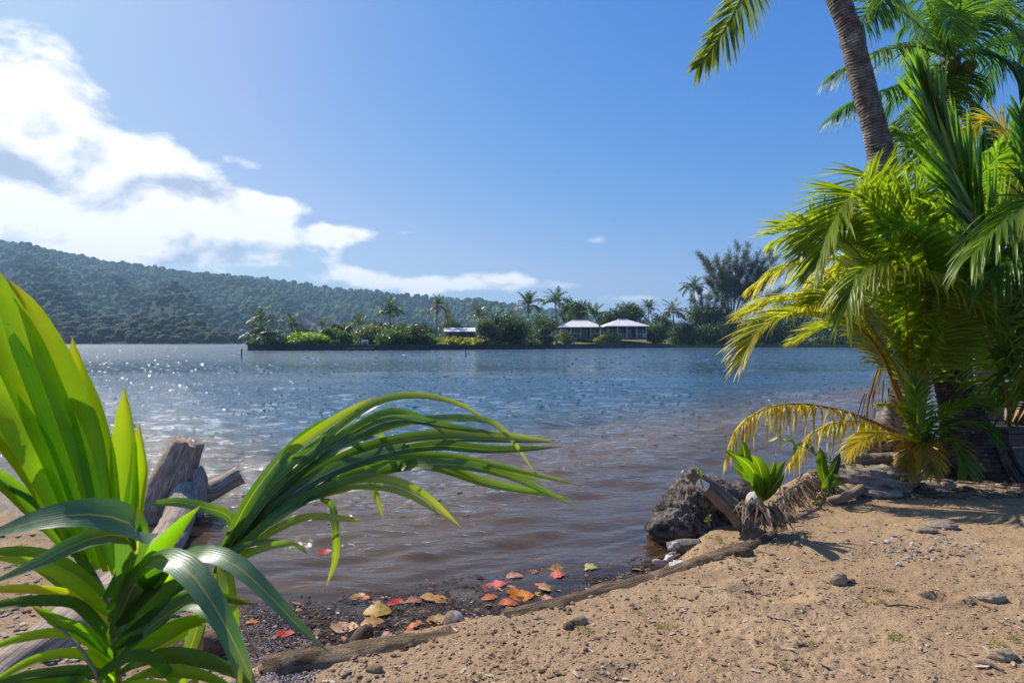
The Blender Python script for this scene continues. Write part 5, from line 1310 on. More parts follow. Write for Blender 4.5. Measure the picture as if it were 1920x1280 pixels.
rock('stone', 'brown stone left of the wide grey shore rock', 'rock', on_sand(1590, 925), (.13, .09, .07), 27, (.36, .28, .2), 3, .3)
rock('stone', 'flat stone in front of the wide grey shore rock', 'rock', on_sand(1650, 930), (.22, .10, .05), 28, (.40, .33, .26), 4, .3)
rock('stone', 'stone at the foot of the small golden palm', 'rock', on_sand(1745, 915), (.12, .08, .06), 29, (.40, .32, .25), 3, .3)
rock('stone', 'small stone left of the white can', 'rock', on_sand(1775, 912), (.08, .07, .05), 30, (.42, .36, .3), 3, .3)
rock('stone', 'grey stone lying on the open sand above the pebble patch', 'rock', on_sand(1768, 988), (.12, .06, .035), 32, (.38, .30, .22), 4, .35)
rock('stone', 'small grey stone beside the larger one above the pebble patch', 'rock', on_sand(1735, 996), (.09, .05, .025), 33, (.38, .29, .2), 3, .35)
rock('stone', 'tiny bright white stone at the pebble patch', 'rock', on_sand(1664, 1018), (.022, .018, .018), 34, (.75, .74, .72), 3, .2)
rock('clod', 'pale lump of dried mud in the middle of the sand', 'clod', on_sand(1571, 1093), (.055, .04, .045), 35, (.44, .33, .22), 4, .45, 1.8)
rock('clod', 'small dark clod beside the pale mud lump', 'clod', on_sand(1597, 1092), (.02, .018, .018), 36, (.2, .13, .08), 3, .35)
rock('clod', 'low mound of hardened sand with a shaded hollow on the right', 'clod', on_sand(1857, 1124), (.075, .05, .028), 37, (.46, .34, .23), 4, .3)
rock('stone', 'flat pale stone in the lower right corner of the sand', 'rock', on_sand(1878, 1232), (.075, .04, .028), 38, (.42, .32, .21), 4, .35)
rock('stone', 'brown angular stone lying by the thick log', 'rock', on_sand(702, 1256), (.045, .025, .018), 39, (.34, .22, .12), 3, .3)
rock('stone', 'reddish brick like stone against the slim log', 'rock', on_sand(1085, 1168), (.055, .035, .03), 40, (.42, .29, .18), 3, .2, sharp=2)
rock('clod', 'dark clod under the slim log left of the brick like stone', 'clod', on_sand(1066, 1176), (.03, .025, .02), 41, (.17, .11, .06), 3, .35)
rock('stone', 'dark rounded stone beside the sprouting coconut', 'rock', on_sand(1476, 978), (.06, .05, .05), 42, (.22, .16, .11), 3, .25)
rock('stone', 'small brown stone on the bare sand right of the slim log', 'rock', on_sand(1494, 1022), (.025, .02, .022), 43, (.3, .2, .13), 3, .3)
M['shell'] = plain('bleached_shell', (0.5, 0.48, 0.45), .7, 40, .5, .006, .4)
def shell(label, px, py, s, rz, z=.06):
    V, f = IC[3]; V = V * np.array([1, .7, .35]) * (1 + .3 * fbm3(V * 2 + rz, 4, 6))[:, None]
    V[:, 2] = V[:, 2] + .5 * (V[:, 0] ** 2 + V[:, 1] ** 2)
    o = MB().add(V * s, f).build('oyster_shell', M['shell'], loc=W3(px, py, z)); o.rotation_euler = (-.6, .2, rz)
    return tag(o, label, 'shell')
shell('open white shell at the water edge below the boulder', 1238, 1058, .055, .3); shell('grey shell behind the open white one', 1256, 1050, .05, 1.4, .08); shell('shell clump right of the open white one', 1272, 1062, .055, 2.2, .09); shell('small broken shell uppermost of the clump', 1262, 1040, .035, .8, .1)
p, q = W3(1252, 1028, .09), W3(1312, 1022, .13)
root = empty('log_stub', 'short log stub with white growth under the boulder', 'log', p)
rough_log([p * 0, (q - p) / 2 + np.array([0, 0, .01]), q - p], [.045, .048, .045], 22, 40, 61, .15, 1, (.9, .85, .75), broken=.005).build('trunk', M['drift'], root)
for k in range(5):
    a = k * .8; V, f = IC[2]
    MB().add(V * np.array([.028, .02, .02]) * (1 + .3 * fbm3(V * 2 + k, 3, k))[:, None] + np.array([.02 + .022 * k * (k % 2) + .012 * k, -.045, .02 + .014 * (k % 3)]), f).build('white_growth', M['shell'], root)
# log behind the boulder with the bottle on it
p = W3(1290, 985, .0) * 1.0; L0, L1 = P(1292, 884, 4.35), P(1392, 972, 4.28)
tag(rough_log([L0, (L0 + L1) / 2 + np.array([0, 0, .02]), L1], [.045, .062, .082], 26, 60, 63, .16, 2, (.85, .72, .6), broken=.012).build('rotten_log', M['drift']), 'rotten log sloping down behind the boulder', 'log')
m = Mat('clear_glass'); gb = m.node('ShaderNodeBsdfPrincipled'); gb.inputs['Base Color'].default_value = (.86, .92, .9, 1); gb.inputs['Roughness'].default_value = .08; gb.inputs['Transmission Weight'].default_value = .75; gb.inputs['IOR'].default_value = 1.3
M['clear'] = m.done(gb.outputs[0])
p0, p1 = P(1333, 919, 4.22), P(1279, 884, 4.24)
root = empty('glass_bottle', 'clear bottle with a faded white label lying on the rotten log', 'bottle', p0)
ax = (p1 - p0); Lb = np.linalg.norm(ax); ax = ax / Lb
prof = [(0, .004), (.0, .028), (.02, .033), (.5, .033), (.62, .030), (.74, .016), (.82, .0125), (.95, .0125)]
MB().tube([ax * Lb * t for t, _ in prof], [r_ for _, r_ in prof], 20).build('glass_body', M['clear'], root)
MB().tube([ax * Lb * .14, ax * Lb * .44], [.0338, .0338], 20, cap=False).build('label', M['white'], root)
MB().tube([ax * Lb * .95, ax * Lb * 1.0], [.0155, .0155], 14).build('cap', plain('yellow_cap', (.55, .42, .22), .5), root)

# coconuts
m = Mat('coconut_husk'); ob = m.co('Object'); st = m.noise(m.map(ob, (60, 60, 9)), 1.0, 5, .65)
c = m.mix(m.ramp(st, .3, .7), m.mix(1.0, m.attr('tint'), (.45, .4, .35), 'MULTIPLY'), m.attr('tint')); M['husk'] = m.done(m.pbr(c, .85, m.bump(st, .6, .008), .25))
def coconut(label, pos, rad, tint, rot, pale=None):
    root = empty('coconut', label, 'coconut', pos); root.rotation_euler = rot
    V, f = IC[4]; a = np.arctan2(V[:, 1], V[:, 0]); W = V * np.array([rad[0], rad[1], rad[2]]) * (1 + .05 * np.cos(3 * a) * (1 - V[:, 2] ** 2) + .03 * fbm3(V * 3, 3, 2))[:, None]
    tt = np.repeat(np.array([tint]), len(V), 0)
    if pale is not None:
        k = sstep(-.1, .3, V[:, 0] * .8 + V[:, 2] * .5 + .25 * fbm3(V * 2.5, 3, 8))[:, None]; tt = tt * (1 - k) + np.array(pale) * k
    MB().add(W, f, tt).build('husk', M['husk'], root)
    MB().tube([(0, 0, rad[2] * .93), (0, 0, rad[2] * 1.03)], [rad[0] * .3, rad[0] * .2], 10, (.12, .08, .05)).build('stem_end', M['husk'], root)
    return root
coconut('grey coconut floating against the junction of the two logs', W3(851, 1166, .055), (.060, .060, .066), (.26, .20, .15), (1.2, .3, .4), (.62, .56, .48))
coconut('split brown coconut husk against the thick log', W3(676, 1198, .05), (.056, .05, .085), (.13, .085, .05), (.9, .5, 2.2), (.42, .28, .14))
coconut('white bleached coconut on the dry thatch mound', P(1415, 938, 4.22), (.062, .062, .07), (.60, .56, .50), (.6, .2, 0), (.75, .72, .68))
coconut('brown coconut below the seedling in the shade', on_sand(1448, 984) + np.array([0, 0, .035]), (.052, .052, .06), (.16, .11, .07), (1.3, .2, .7))

# sprouting seedlings
def seedling(label, base_pt, leaves, stems):
    root = empty('sprouting_coconut', label, 'plant', base_pt)
    for pts, rad, col in stems: MB().tube(spline(PP(pts), 14) - base_pt, np.linspace(rad, rad * .6, 14), 8, col).build('stem', M['stalk'], root)
    for k, (pts, w, col, hint) in enumerate(leaves): 
        o = blade(root, base_pt, pts, w, np.array(col) * .62, .30, hint, seed=700 + k, mat='blade'); o.name = 'leaf'
    return root
sb = P(1424, 965, 4.15)
seedling('sprouting coconut seedling with broad leaves left of the dry frond', sb, [
    ([(1428, 935, 4.15), (1418, 895, 4.1), (1400, 868, 4.05), (1376, 852, 4.0)], 26, (.13, .25, .014), (-.3, 0, 0)), ([(1429, 938, 4.15), (1428, 895, 4.12), (1420, 865, 4.1), (1407, 852, 4.08)], 32, (.17, .30, .014), (0, 0, 0)),
    ([(1412, 905, 4.25), (1400, 880, 4.25), (1386, 860, 4.25), (1368, 848, 4.25), (1355, 846, 4.25)], 22, (.10, .20, .014), (-.3, 0, .2)), ([(1406, 895, 4.25), (1398, 865, 4.25), (1394, 840, 4.25), (1388, 822, 4.25)], 22, (.08, .17, .016), (.2, 0, 0)),
    ([(1432, 935, 4.15), (1440, 900, 4.12), (1449, 875, 4.1), (1452, 862, 4.08)], 20, (.12, .24, .014), (.2, 0, 0)), ([(1433, 932, 4.15), (1448, 900, 4.15), (1462, 876, 4.15), (1473, 862, 4.15)], 18, (.13, .24, .014), (.3, 0, 0)),
    ([(1434, 935, 4.15), (1446, 918, 4.1), (1460, 900, 4.08), (1472, 886, 4.06)], 16, (.07, .15, .018), (.4, 0, .3)), ([(1410, 900, 4.25), (1398, 890, 4.2), (1384, 880, 4.2), (1375, 872, 4.2)], 16, (.13, .24, .014), (0, 0, 0))],
    [([(1424, 968, 4.15), (1426, 945, 4.15), (1428, 915, 4.15)], .014, (.45, .22, .03)), ([(1416, 940, 4.25), (1411, 915, 4.25), (1406, 890, 4.25)], .009, (.12, .08, .04))])
sb2 = on_sand(1523, 944)
D2 = float(sb2[1])
seedling('thin tilted seedling with dark green leaves near the driftwood branch', sb2, [
    ([(1548, 910, D2), (1543, 885, D2), (1540, 862, D2), (1538, 838, D2)], 20, (.12, .24, .014), (0, 0, 0)), ([(1549, 908, D2), (1558, 890, D2), (1566, 870, D2), (1575, 848, D2)], 17, (.035, .09, .025), (.4, 0, .3)),
    ([(1546, 912, D2), (1556, 900, D2 - .1), (1566, 894, D2 - .1), (1578, 896, D2 - .1)], 15, (.14, .26, .014), (.2, 0, .3)), ([(1544, 915, D2), (1552, 906, D2 - .1), (1558, 898, D2 - .1), (1560, 882, D2 - .1)], 15, (.14, .26, .014), (.2, 0, .1)),
    ([(1546, 913, D2), (1562, 908, D2), (1574, 906, D2), (1588, 912, D2)], 10, (.14, .24, .03), (.2, 0, .3))],
    [([(1521, 946, D2), (1532, 932, D2), (1546, 912, D2)], .011, (.42, .28, .06))])

# dry thatch: hanging skirt and dead frond
r = np.random.default_rng(51)
def dry_skirt(name, label, cat, tops, n, length, spread, tilt=(0, 0), group=None, colr=((.36, .27, .19), (.15, .10, .07)), w=.013, lean=.35):
    base = np.array(tops[0]); root = empty(name, label, cat, base); g = MB(); T = spline(tops, 40) - base
    for k in range(n):
        p = T[r.integers(0, 40)] + r.normal(size=3) * spread; L = length * r.uniform(.55, 1.2)
        d = unit(np.array([tilt[0] + r.normal() * lean, tilt[1] + r.normal() * lean - .25, -1.0]))
        q = np.linspace(0, 1, 6)[:, None]; out = unit(np.array([tilt[0] + r.normal() * .6, -abs(r.normal()) * .7, .25]))
        cc = p + out * L * .35 * q + d * L * .9 * q ** 1.6
        gzv = ground_z(cc[:, 0] + base[0], cc[:, 1] + base[1], False) - base[2] + .012
        cc[:, 2] = np.maximum(cc[:, 2], gzv)
        tg = unit(np.gradient(cc, axis=0)); sd = unit(np.cross(tg, r.normal(size=3)))
        u = r.random(); g.ribbon(cc, sd, np.cross(sd, tg), np.array([.7, 1, 1, .8, .5, .1]) * w * r.uniform(.6, 1.4), .3, (np.array(colr[0]) * u + np.array(colr[1]) * (1 - u)) * r.uniform(.7, 1.3))
    MB().tube(T, .012, 6, (.3, .2, .12)).build('stalk', M['stalk'], root)
    tag(g.build('dry_leaflets', M['dryleaf'], root), kind='stuff'); return root
dry_skirt('dry_thatch', 'mound of dry palm thatch hanging below the sprouting seedling', 'dry frond', [P(1385, 952, 4.2), P(1412, 946, 4.15), P(1440, 952, 4.15), P(1462, 945, 4.3)], 200, .20, .02, (-.1, -.1))
dry_skirt('dead_frond', 'dead brown frond drooping over the bank right of the seedling', 'dry frond', [P(1455, 940, 4.6), P(1490, 912, 4.9), P(1525, 898, 5.2), P(1560, 905, 5.5)], 240, .24, .03, (.15, -.15))
dry_skirt('dead_frond', 'grey dry fibres lying on the driftwood near the tilted seedling', 'dry frond', [P(1528, 905, 5.5), P(1550, 893, 5.7), P(1580, 888, 5.9)], 90, .2, .04, (-.2, -.2), colr=((.5, .44, .38), (.25, .2, .16)))
# right-hand driftwood branch, curved root, sticks
A = [P(1532, 900, 5.95), P(1570, 884, 6.1), P(1610, 868, 6.3), P(1664, 862, 6.5)]
tag(rough_log(A, [.035, .075, .09, .085], 26, 70, 71, .16, 3, (1, .95, .9), broken=.02).build('driftwood_branch', M['drift']), 'grey driftwood branch lying above the wide shore rock', 'driftwood')
A = [on_sand(1552, 944) + (0, 0, .02), on_sand(1590, 940) + (0, 0, .05), on_sand(1620, 925) + (0, 0, .06), on_sand(1632, 916) + (0, 0, .03)]
tag(rough_log(A, [.03, .04, .035, .02], 18, 50, 72, .14, 2, (1.3, 1.0, .75)).build('bent_root', M['drift']), 'pale bent root lying on the sand below the rocks', 'root')
for label, a, b_, rd in (('long dark stick leaning over the grey shore rock', P(1590, 884, 5.7), P(1770, 888, 5.5), .012), ('thin twig beside the drooping dead frond', on_sand(1455, 950) + (0, 0, .05), on_sand(1482, 985), .008), ('bare stick on the lower right sand under the flat stone', on_sand(1832, 1240), on_sand(1886, 1262), .010),
                         ('dark twig on the sand in the middle of the beach', on_sand(1660, 1136), on_sand(1728, 1140), .005), ('fallen twig standing in the wet debris by the seedling', W3(452, 1165, .02), W3(482, 1228, .03), .008)):
    a, b_ = np.array(a), np.array(b_); md = (a + b_) / 2 + r.normal(size=3) * np.array([.02, .02, 0]) * np.linalg.norm(b_ - a) + np.array([0, 0, .01])
    tag(MB().tube(spline([a, md, b_], 14), np.linspace(rd, rd * .5, 14), 7, (.55, .42, .35) if rd != .010 else (1.2, 1, .8), jit=.25).build('stick', M['drift']), label, 'stick')

# litter at the right edge: wooden box, can
bx0 = on_sand(1892, 892)
root = empty('planter_box', 'weathered concrete planter box cut off by the right edge', 'box', bx0)
M['board'] = plain('weathered_board', (0.17, 0.14, 0.115), .9, 14, .6, .008, .5)
for k in range(3): MB().box((.30, 0.02, .07 + k * .145), (.62, .035, .135), rz=.03).build('board', M['board'], root, False)
for k in range(3): MB().box((0.0, .27, .07 + k * .145), (.035, .5, .135)).build('board', M['board'], root, False)
MB().box((.30, .27, .455), (.68, .60, .035), rz=.02).build('lid', M['concrete'], root, False)
g = MB()
for k in range(4):
    p = np.array([rng.uniform(-.15, .3), rng.uniform(.1, .4), .48]); q = p + rng.normal(size=3) * np.array([.25, .15, .05]) + np.array([0, 0, .06])
    tag(MB().tube(spline([p, (p + q) / 2 + np.array([0, 0, .08]), q], 8) + bx0, np.linspace(.010, .004, 8), 5, (.4, .35, .3)).build('dead_vine', M['drift']), 'twisted dead vine on top of the planter box', 'stick', 'dead vines on the planter box')
cp = on_sand(1798, 880)
root = empty('tin_can', 'small white tin can at the foot of the leaning trunk', 'can', cp)
MB().tube([(0, 0, 0), (0, 0, .005), (0, 0, .15), (0, 0, .155)], [.05, .058, .058, .053], 24).build('can_body', M['white'], root)
for z in (.008, .147): MB().tube([(0, 0, z - .004), (0, 0, z + .004)], .0595, 24).build('rim', M['concrete'], root)

# leafy twig by the dying frond, weeds on the rock
def twig(name, label, pts, leaves, ls, seed, col=(.16, .24, .03)):
    rr = np.random.default_rng(seed); W = spline(PP(pts), 24); base = W[0]; root = empty(name, label, 'plant', base)
    MB().tube(W - base, np.linspace(.006, .002, 24), 6, (.2, .15, .08)).build('stem', M['stalk'], root)
    for k in range(leaves):
        p = W[rr.integers(5, 24)] - base; d = unit(rr.normal(size=3) + np.array([0, -.2, .4])); q = np.linspace(0, 1, 6)[:, None]; L = ls * rr.uniform(.6, 1.3)
        cc = p + d * L * q + np.array([0, 0, -1]) * L * .25 * q ** 2; tg = unit(np.gradient(cc, axis=0)); sd = unit(np.cross(tg, rr.normal(size=3)))
        MB().ribbon(cc, sd, np.cross(sd, tg), np.array([.1, .7, 1, .9, .5, .03]) * L * .4, .15, np.array(col) * rr.uniform(.7, 1.3)).build('leaf', M['leaf'], root)
twig('leafy_twig', 'thin leafy twig reaching out over the water under the dying frond', [(1600, 905, 5.6), (1560, 870, 5.5), (1500, 835, 5.4), (1445, 812, 5.3)], 46, .085, 81)
twig('weed', 'little weed sprouting on top of the boulder', [(1318, 915, 4.1), (1312, 890, 4.08), (1310, 872, 4.05)], 14, .04, 82)
twig('weed', 'small weed growing on the front of the boulder', [(1330, 985, 3.85), (1328, 975, 3.8), (1330, 965, 3.78)], 10, .035, 83)
twig('weed', 'green weed at the foot of the thin tilted seedling', [(1545, 945, 5.0), (1552, 935, 5.0), (1560, 928, 5.0)], 16, .06, 84, (.07, .15, .02))

# ------------------------------------------------------------------ floating leaves and debris
def fallen_leaf(label, px, py, wpx, col, rot, seed, group=None, z=.011):
    rr = np.random.default_rng(seed); pos = W3(px, py, z); w = wpx * pos[1] / F * 1.15
    n = 12; t = np.linspace(0, 1, n); c = np.stack([(t - .5) * w, .06 * w * np.sin(t * 3 + rr.random() * 6), .05 * w * np.cos(t * 5 + rr.random() * 6)], 1)
    pr = np.sin(np.pi * np.clip(t, .02, .98)) ** .75 * (1 + .15 * rr.normal(size=n)); pr[0] = .06; pr[-1] = .04
    g = MB().ribbon(c, np.repeat([[0, 1.0, 0]], n, 0), np.repeat([[0, 0, 1.0]], n, 0), pr * w * rr.uniform(.6, .85), rr.uniform(.02, .10), np.array(col)[None] * (1 + .35 * rr.normal(size=(n, 1)) * .5))
    root = g.build('fallen_leaf', M['litter'], loc=pos); root.rotation_euler = (rr.uniform(.0, .28), rr.normal() * .1, rot)
    MB().tube([(w * .48, 0, 0), (w * .72, .05 * w, .02 * w)], .002, 5, np.array(col) * .6).build('leaf_stem', M['litter'], root)
    return tag(root, label, 'leaf', group)
m = Mat('leaf_litter'); ob = m.co('Object'); n1 = m.noise(ob, 30, 5, .6); c = m.mix(m.ramp(n1, .42, .7, 0, .65), m.attr('tint'), m.mix(1.0, m.attr('tint'), (.45, .35, .3), 'MULTIPLY')); M['litter'] = m.done(m.pbr(c, .5, m.bump(n1, .3, .004), .22))
RED, ORA, TAN, PNK, YLW = (.42, .028, .014), (.55, .17, .008), (.44, .23, .07), (.46, .125, .05), (.40, .24, .03)
LEAVES = [('red leaf adrift alone in the open water', 608, 1034, 24, RED, .2), ('crimson leaf standing out in the dark debris', 741, 1128, 30, RED, .8), ('large tan leaf upright right of the crimson one', 817, 1122, 50, TAN, .1), ('brown leaf between the crimson and the large tan leaf', 776, 1126, 28, (.35, .14, .07), .4),
          ('yellow and green leaf below the crimson one', 707, 1146, 46, YLW, .1), ('curled tan leaf above the split husk', 697, 1168, 40, TAN, .3), ('long tan leaf left of the curled one', 645, 1176, 44, (.45, .27, .15), .05), ('red leaf half sunk on the grey gravel', 535, 1186, 30, RED, -.1),
          ('orange leaf left of the grey coconut', 775, 1172, 22, PNK, .2), ('glowing orange red leaf right of the grey coconut', 880, 1170, 26, (.62, .10, .03), .9), ('orange leaf touching the thick log', 771, 1192, 34, (.55, .14, .05), .2), ('tan leaf above the grey coconut', 818, 1160, 34, TAN, .3),
          ('deep pink leaf nearest the open water', 926, 1098, 40, (.55, .10, .09), .1), ('tan leaf over the deep pink one', 948, 1102, 34, TAN, .4), ('salmon leaf in the bright leaf cluster', 958, 1108, 26, PNK, .8), ('bright orange leaf, the most vivid of the cluster', 978, 1118, 40, ORA, .2), ('tall orange leaf folded in the cluster', 968, 1110, 28, ORA, 1.2),
          ('pink leaf below the vivid orange one', 954, 1130, 34, PNK, .1), ('small round orange leaf right of the cluster', 1010, 1113, 18, (.70, .34, .02), 1.4), ('light orange leaf right of the cluster', 1028, 1104, 36, (.60, .36, .16), .2), ('red orange leaf left of the light one', 1008, 1098, 24, (.55, .14, .08), .3), ('pale pink leaf under the small round one', 1026, 1122, 24, (.55, .28, .2), .6),
          ('orange leaf pushed against the slim log', 1090, 1116, 36, (.58, .15, .05), .1), ('tan leaf floating over a red one farther out', 1048, 1068, 34, TAN, .2), ('red leaf under the farther tan one', 1044, 1078, 30, (.50, .12, .08), .1), ('pale yellow green sliver of a leaf on the right', 1104, 1064, 28, (.34, .34, .11), -.2),
          ('orange leaf at the left edge of the bright cluster', 918, 1119, 30, PNK, .5), ('faded leaf near the debris edge above the crimson one', 670, 1117, 26, TAN, .3), ('pink leaf beside the faded one at the debris edge', 684, 1120, 18, PNK, .1), ('brown leaf at the rear edge of the debris', 965, 1080, 30, (.42, .2, .1), .2), ('orange speckled leaf near the seedling tip', 472, 1165, 18, ORA, .8)]
for k, (lb, px, py, w, col, rot) in enumerate(LEAVES): fallen_leaf(lb, px, py, w, col, rot, 900 + k)
r = np.random.default_rng(61)
for k in range(26):
    px = r.uniform(540, 1200); edge = np.interp(px, [450, 700, 900, 1050, 1230], [1118, 1105, 1080, 1058, 1052]); sh = np.interp(px, [505, 760, 960, 1120, 1230], [1222, 1190, 1152, 1110, 1080])
    fallen_leaf('small brown leaf fragment lying in the dark floating debris', px, r.uniform(edge + 6, sh), r.uniform(10, 20), (.32, .17, .08) if k % 2 else (.42, .22, .12), r.uniform(0, 3), 960 + k, 'leaf fragments in the debris', z=.01)
# mat of floating specks
n = 15000
px = r.uniform(440, 1245, n); edge = np.interp(px, [430, 560, 700, 900, 1050, 1245], [1128, 1116, 1104, 1080, 1054, 1048]); sh = np.interp(px, [440, 505, 600, 760, 960, 1120, 1245], [1225, 1232, 1225, 1198, 1162, 1120, 1080])
v = r.random(n) ** .9; py = edge + (sh - edge) * v
py = py + 14 * fbm(px / 40, py / 14, 3, 5); dn = fbm(px / 55, py / 16, 3, 15)
ok = (py > edge - 6) & (r.random(n) < .55 + 1.1 * dn + .5 * v); px, py = px[ok], py[ok]; n = len(px)
D = H * F / (py - HY); x = (px - 960) / F * D
s = r.uniform(.0022, .0075, n) * (1 + 1.2 * (r.random(n) < .06)); a = r.random(n) * 6.28
nor = unit(np.c_[r.normal(0, .13, n), r.normal(0, .13, n), np.ones(n)]); e1 = unit(np.cross(nor, np.c_[np.cos(a), np.sin(a), np.zeros(n)])); e2 = np.cross(nor, e1)
gzd = np.maximum(ground_z(x, D, False), 0) + .002 + .006 * r.random(n)
c = np.c_[x, D, gzd]; e1 = e1 * (s * 1.7)[:, None]; e2 = e2 * s[:, None]
V = np.stack([c - e1, c - e2, c + e1, c + e2], 1).reshape(-1, 3)
pal = np.array([(.035, .022, .022), (.06, .035, .03), (.10, .055, .035), (.22, .14, .08), (.45, .38, .32)])
col = pal[r.choice(5, n, p=[.36, .33, .2, .08, .03])] * r.uniform(.7, 1.3, (n, 1))
tag(MB().add(V, np.arange(4 * n).reshape(-1, 4), np.repeat(col, 4, 0)).build('floating_debris', M['rock'], smooth=False), 'dark mat of floating plant debris along the log', 'debris', kind='stuff')
# dark film under the specks: weed just below the surface
xs = np.linspace(430, 1245, 160); vs = np.linspace(0, 1, 26); PXg, VG = np.meshgrid(xs, vs)
edge = np.interp(PXg, [430, 560, 700, 900, 1050, 1245], [1128, 1116, 1104, 1080, 1054, 1048]); sh = np.interp(PXg, [430, 505, 600, 760, 960, 1120, 1245], [1232, 1240, 1235, 1208, 1172, 1130, 1088])
PYg = edge + (sh - edge) * VG + 16 * fbm(PXg / 40, VG * 4, 3, 6) * (1 - VG)
Dg = H * F / (PYg - HY); Xg = (PXg - 960) / F * Dg; Zg = -.020 + .008 * fbm(Xg * 14, Dg * 14, 3, 7) - .03 * (1 - sstep(0, .18, VG))
m = Mat('sunken_weed'); po = m.geo(); n1 = m.noise(po, 38, 5, .7); n2 = m.noise(po, 6, 4)
c = m.mix(m.ramp(n1, .35, .7), (0.030, 0.018, 0.022), (0.115, 0.062, 0.045)); c = m.mix(m.ramp(n2, .45, .7, 0, .6), c, (0.10, 0.06, 0.035)); M['weed'] = m.done(m.pbr(c, .35, m.bump(n1, .7, .02), .5))
tag(MB().add(np.stack([Xg, Dg, Zg], -1).reshape(-1, 3), grid_faces(26, 160)).build('sunken_weed', M['weed']), 'brown sunken weed under the floating debris', 'weed', kind='stuff')

# ------------------------------------------------------------------ loose grit, chips and grass on the sand
def scatter(name, label, cat, n, region, smin, smax, cols, probs, seed, sub=1, flat=.6, keepf=None, lift=.25, elong=1.0):
    rr = np.random.default_rng(seed); px = rr.uniform(region[0], region[2], n); u = rr.random(n)
    py = region[1] + (region[3] - region[1]) * u
    D = (H - .22) * F / (py - HY); x = (px - 960) / F * D
    for _ in range(4):
        z = ground_z(x, D); D = (H - z) * F / (py - HY); x = (px - 960) / F * D
    z = ground_z(x, D); d = shore_dist(x, D); ok = (d > .10) & np.isfinite(z)
    if keepf is not None: ok &= keepf(px, py, x, D, rr)
    x, D, z = x[ok], D[ok], z[ok]; n = len(x)
    s = smin + (smax - smin) * rr.random(n) ** 4.5
    Vb, fb = IC[sub]; V = Vb[None] * (1 + .5 * (rr.random((n, len(Vb), 1)) - .5)) * np.stack([s * elong * rr.uniform(.7, 1.4, n), s, s * flat * rr.uniform(.6, 1.2, n)], -1)[:, None]
    a = rr.random(n) * 6.28; ca, sa = np.cos(a)[:, None], np.sin(a)[:, None]
    V = np.stack([V[..., 0] * ca - V[..., 1] * sa, V[..., 0] * sa + V[..., 1] * ca, V[..., 2]], -1) + np.stack([x, D, z + s * lift], -1)[:, None]
    f = (fb[None] + (np.arange(n) * len(Vb))[:, None, None]).reshape(-1, 3)
    c = np.array(cols)[rr.choice(len(cols), n, p=probs)] * rr.uniform(.75, 1.25, (n, 1))
    return tag(MB().add(V.reshape(-1, 3), f, np.repeat(c, len(Vb), 0)).build(name, M['rock'], smooth=False), label, cat, kind='stuff')
cl = lambda px, py, x, D, rr: rr.random(len(px)) < .25 + 1.3 * np.clip(fbm(x * 1.6 + 3, D * 1.6, 3, 44) + .15, 0, 1)
scatter('sand_clods', 'small clods of earth scattered over the sand', 'clods', 15000, (560, 930, 1925, 1290), .0016, .010, [(.48, .31, .17), (.40, .255, .14), (.26, .16, .09), (.58, .43, .28)], [.46, .3, .1, .14], 71, keepf=cl)
nearlog = lambda px, py, x, D, rr: (shore_dist(x, D) < .75 + .3 * rr.random(len(px))) & (x > -1.1)
scatter('log_rubble', 'crumbly rubble of earth behind the retaining logs', 'clods', 4200, (560, 990, 1620, 1290), .002, .015, [(.46, .30, .165), (.36, .225, .125), (.23, .14, .08), (.56, .41, .26)], [.44, .3, .14, .12], 72, keepf=nearlog)
pat = lambda px, py, x, D, rr: rr.random(len(px)) < np.exp(-((px - 1730) / 95) ** 2 - ((py - 1032) / 26) ** 2)
scatter('pebbles', 'patch of grey and white pebbles on the sand', 'pebbles', 2600, (1480, 960, 1925, 1100), .006, .02, [(.42, .38, .34), (.3, .24, .2), (.6, .57, .53), (.36, .22, .16)], [.4, .25, .15, .2], 73, keepf=pat)
scatter('wood_chips', 'dry chips and leaf bits strewn over the sand', 'chips', 2600, (600, 930, 1925, 1290), .003, .010, [(.55, .44, .31), (.34, .22, .13), (.16, .10, .06)], [.4, .35, .25], 74, flat=.18, elong=3.0, lift=.4)
scatter('shore_litter', 'dry leaves and chips littering the ground under the palms', 'litter', 1800, (1520, 870, 1925, 935), .008, .035, [(.34, .25, .17), (.20, .13, .08), (.5, .42, .34)], [.45, .35, .2], 75, flat=.3, elong=2.0, lift=.4)
scatter('bank_litter', 'chips and clods on the left bank', 'litter', 2600, (0, 900, 520, 1280), .004, .022, [(.40, .32, .24), (.28, .2, .13), (.55, .48, .4)], [.45, .35, .2], 76, flat=.4, elong=1.6)
def gravel_keep(px, py, x, D, rr): return np.ones(len(px), bool)
n = 5200; px = r.uniform(440, 620, n); py = r.uniform(1140, 1290, n); ok = (((px - 505) / 85) ** 2 + ((py - 1225) / 75) ** 2) < 1 + .5 * r.random(n); px, py = px[ok], py[ok]; n = len(px)
D = H * F / (py - HY)
for _ in range(4):
    z = np.maximum(ground_z((px - 960) / F * D, D), .0); D = (H - z) * F / (py - HY)
x = (px - 960) / F * D; s = r.uniform(.002, .0065, n); Vb, fb = IC[1]
V = Vb[None] * s[:, None, None] + np.stack([x, D, z + s * .3], -1)[:, None]
c = np.array([(.46, .38, .35), (.30, .22, .20), (.60, .55, .52), (.14, .09, .08)])[r.choice(4, n, p=[.4, .3, .18, .12])]
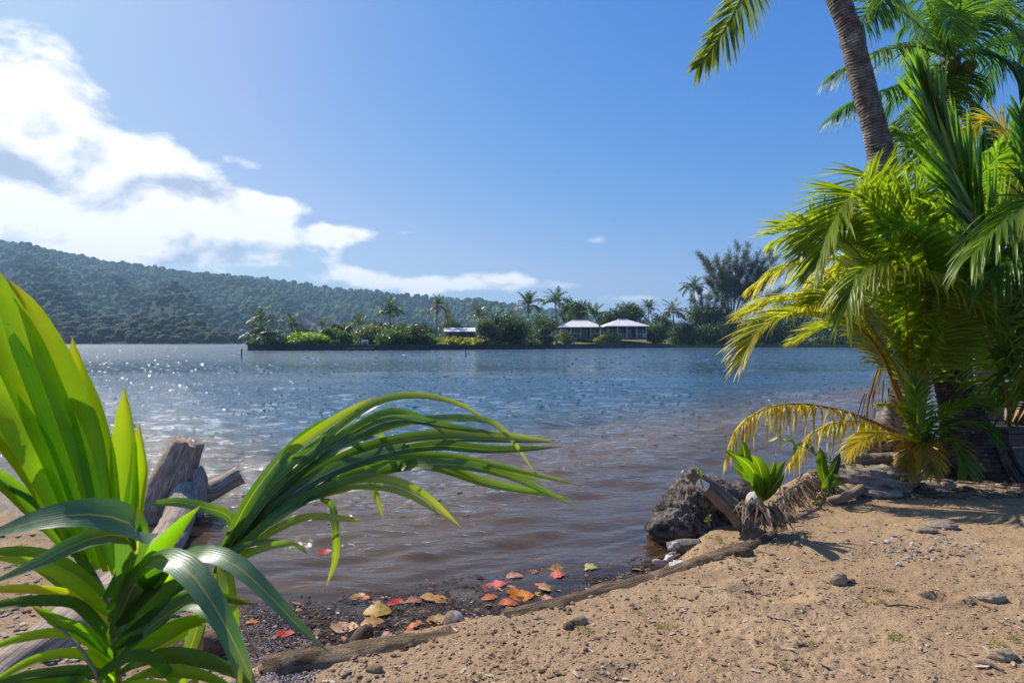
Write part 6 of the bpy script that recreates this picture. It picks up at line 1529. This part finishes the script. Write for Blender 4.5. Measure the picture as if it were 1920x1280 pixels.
tag(MB().add(V.reshape(-1, 3), (fb[None] + (np.arange(n) * len(Vb))[:, None, None]).reshape(-1, 3), np.repeat(c, len(Vb), 0)).build('wet_gravel', M['rock'], smooth=False), 'patch of wet grey gravel at the end of the thick log', 'gravel', kind='stuff')
tufts = [(1620, 1130, 1), (1648, 1127, .8), (1672, 1192, 1.2), (1682, 1200, .8), (1878, 1212, 1.1), (1905, 1200, .8), (1520, 1206, .6), (1252, 1180, 1), (1228, 1128, 1), (1236, 1176, .6), (1092, 1182, 1), (1106, 1186, .6), (1360, 1022, 1.3), (1345, 1010, 1), (1330, 1008, .8), (1372, 1024, 1), (1305, 1040, 1), (1285, 1035, .8), (1318, 1052, .8),
         (1460, 1018, 1), (1475, 1014, .9), (1490, 1010, 1), (1505, 1004, .8), (1520, 1000, .8), (1560, 990, .7), (1450, 1060, .7), (1395, 1062, .8), (1408, 1058, .7), (1330, 1110, .7), (1200, 1150, .7), (1560, 960, .8), (1540, 948, 1), (1230, 1215, .7), (1465, 1245, .6), (1570, 1220, .6), (1665, 1110, .8)]
g = MB(); rr = np.random.default_rng(88)
for (px, py, k) in tufts + [(rr.uniform(20, 240), rr.uniform(915, 970), .8) for _ in range(40)] + [(rr.uniform(0, 200), rr.uniform(985, 1150), .6) for _ in range(20)]:
    p = on_sand(px, py)
    for _ in range(26):
        q0 = p + np.r_[rr.normal(size=2) * .022 * k, 0]; L = .045 * k * rr.uniform(.5, 1.3); d = unit(np.r_[rr.normal(size=2) * .55, 1])
        q = np.linspace(0, 1, 4)[:, None]; cc = q0 + d * L * q + np.array([0, 0, -1]) * L * .35 * q ** 2
        tg = unit(np.gradient(cc, axis=0)); sd = unit(np.cross(tg, rr.normal(size=3))); g.ribbon(cc, sd, np.cross(sd, tg), np.array([1, .9, .6, .1]) * .0035, .2, np.array((.19, .21, .05) if rr.random() < .7 else (.40, .34, .14)) * rr.uniform(.7, 1.3))
tag(g.build('grass_tufts', M['leaf']), 'thin grass tufts sprouting from the sand', 'grass', kind='stuff')
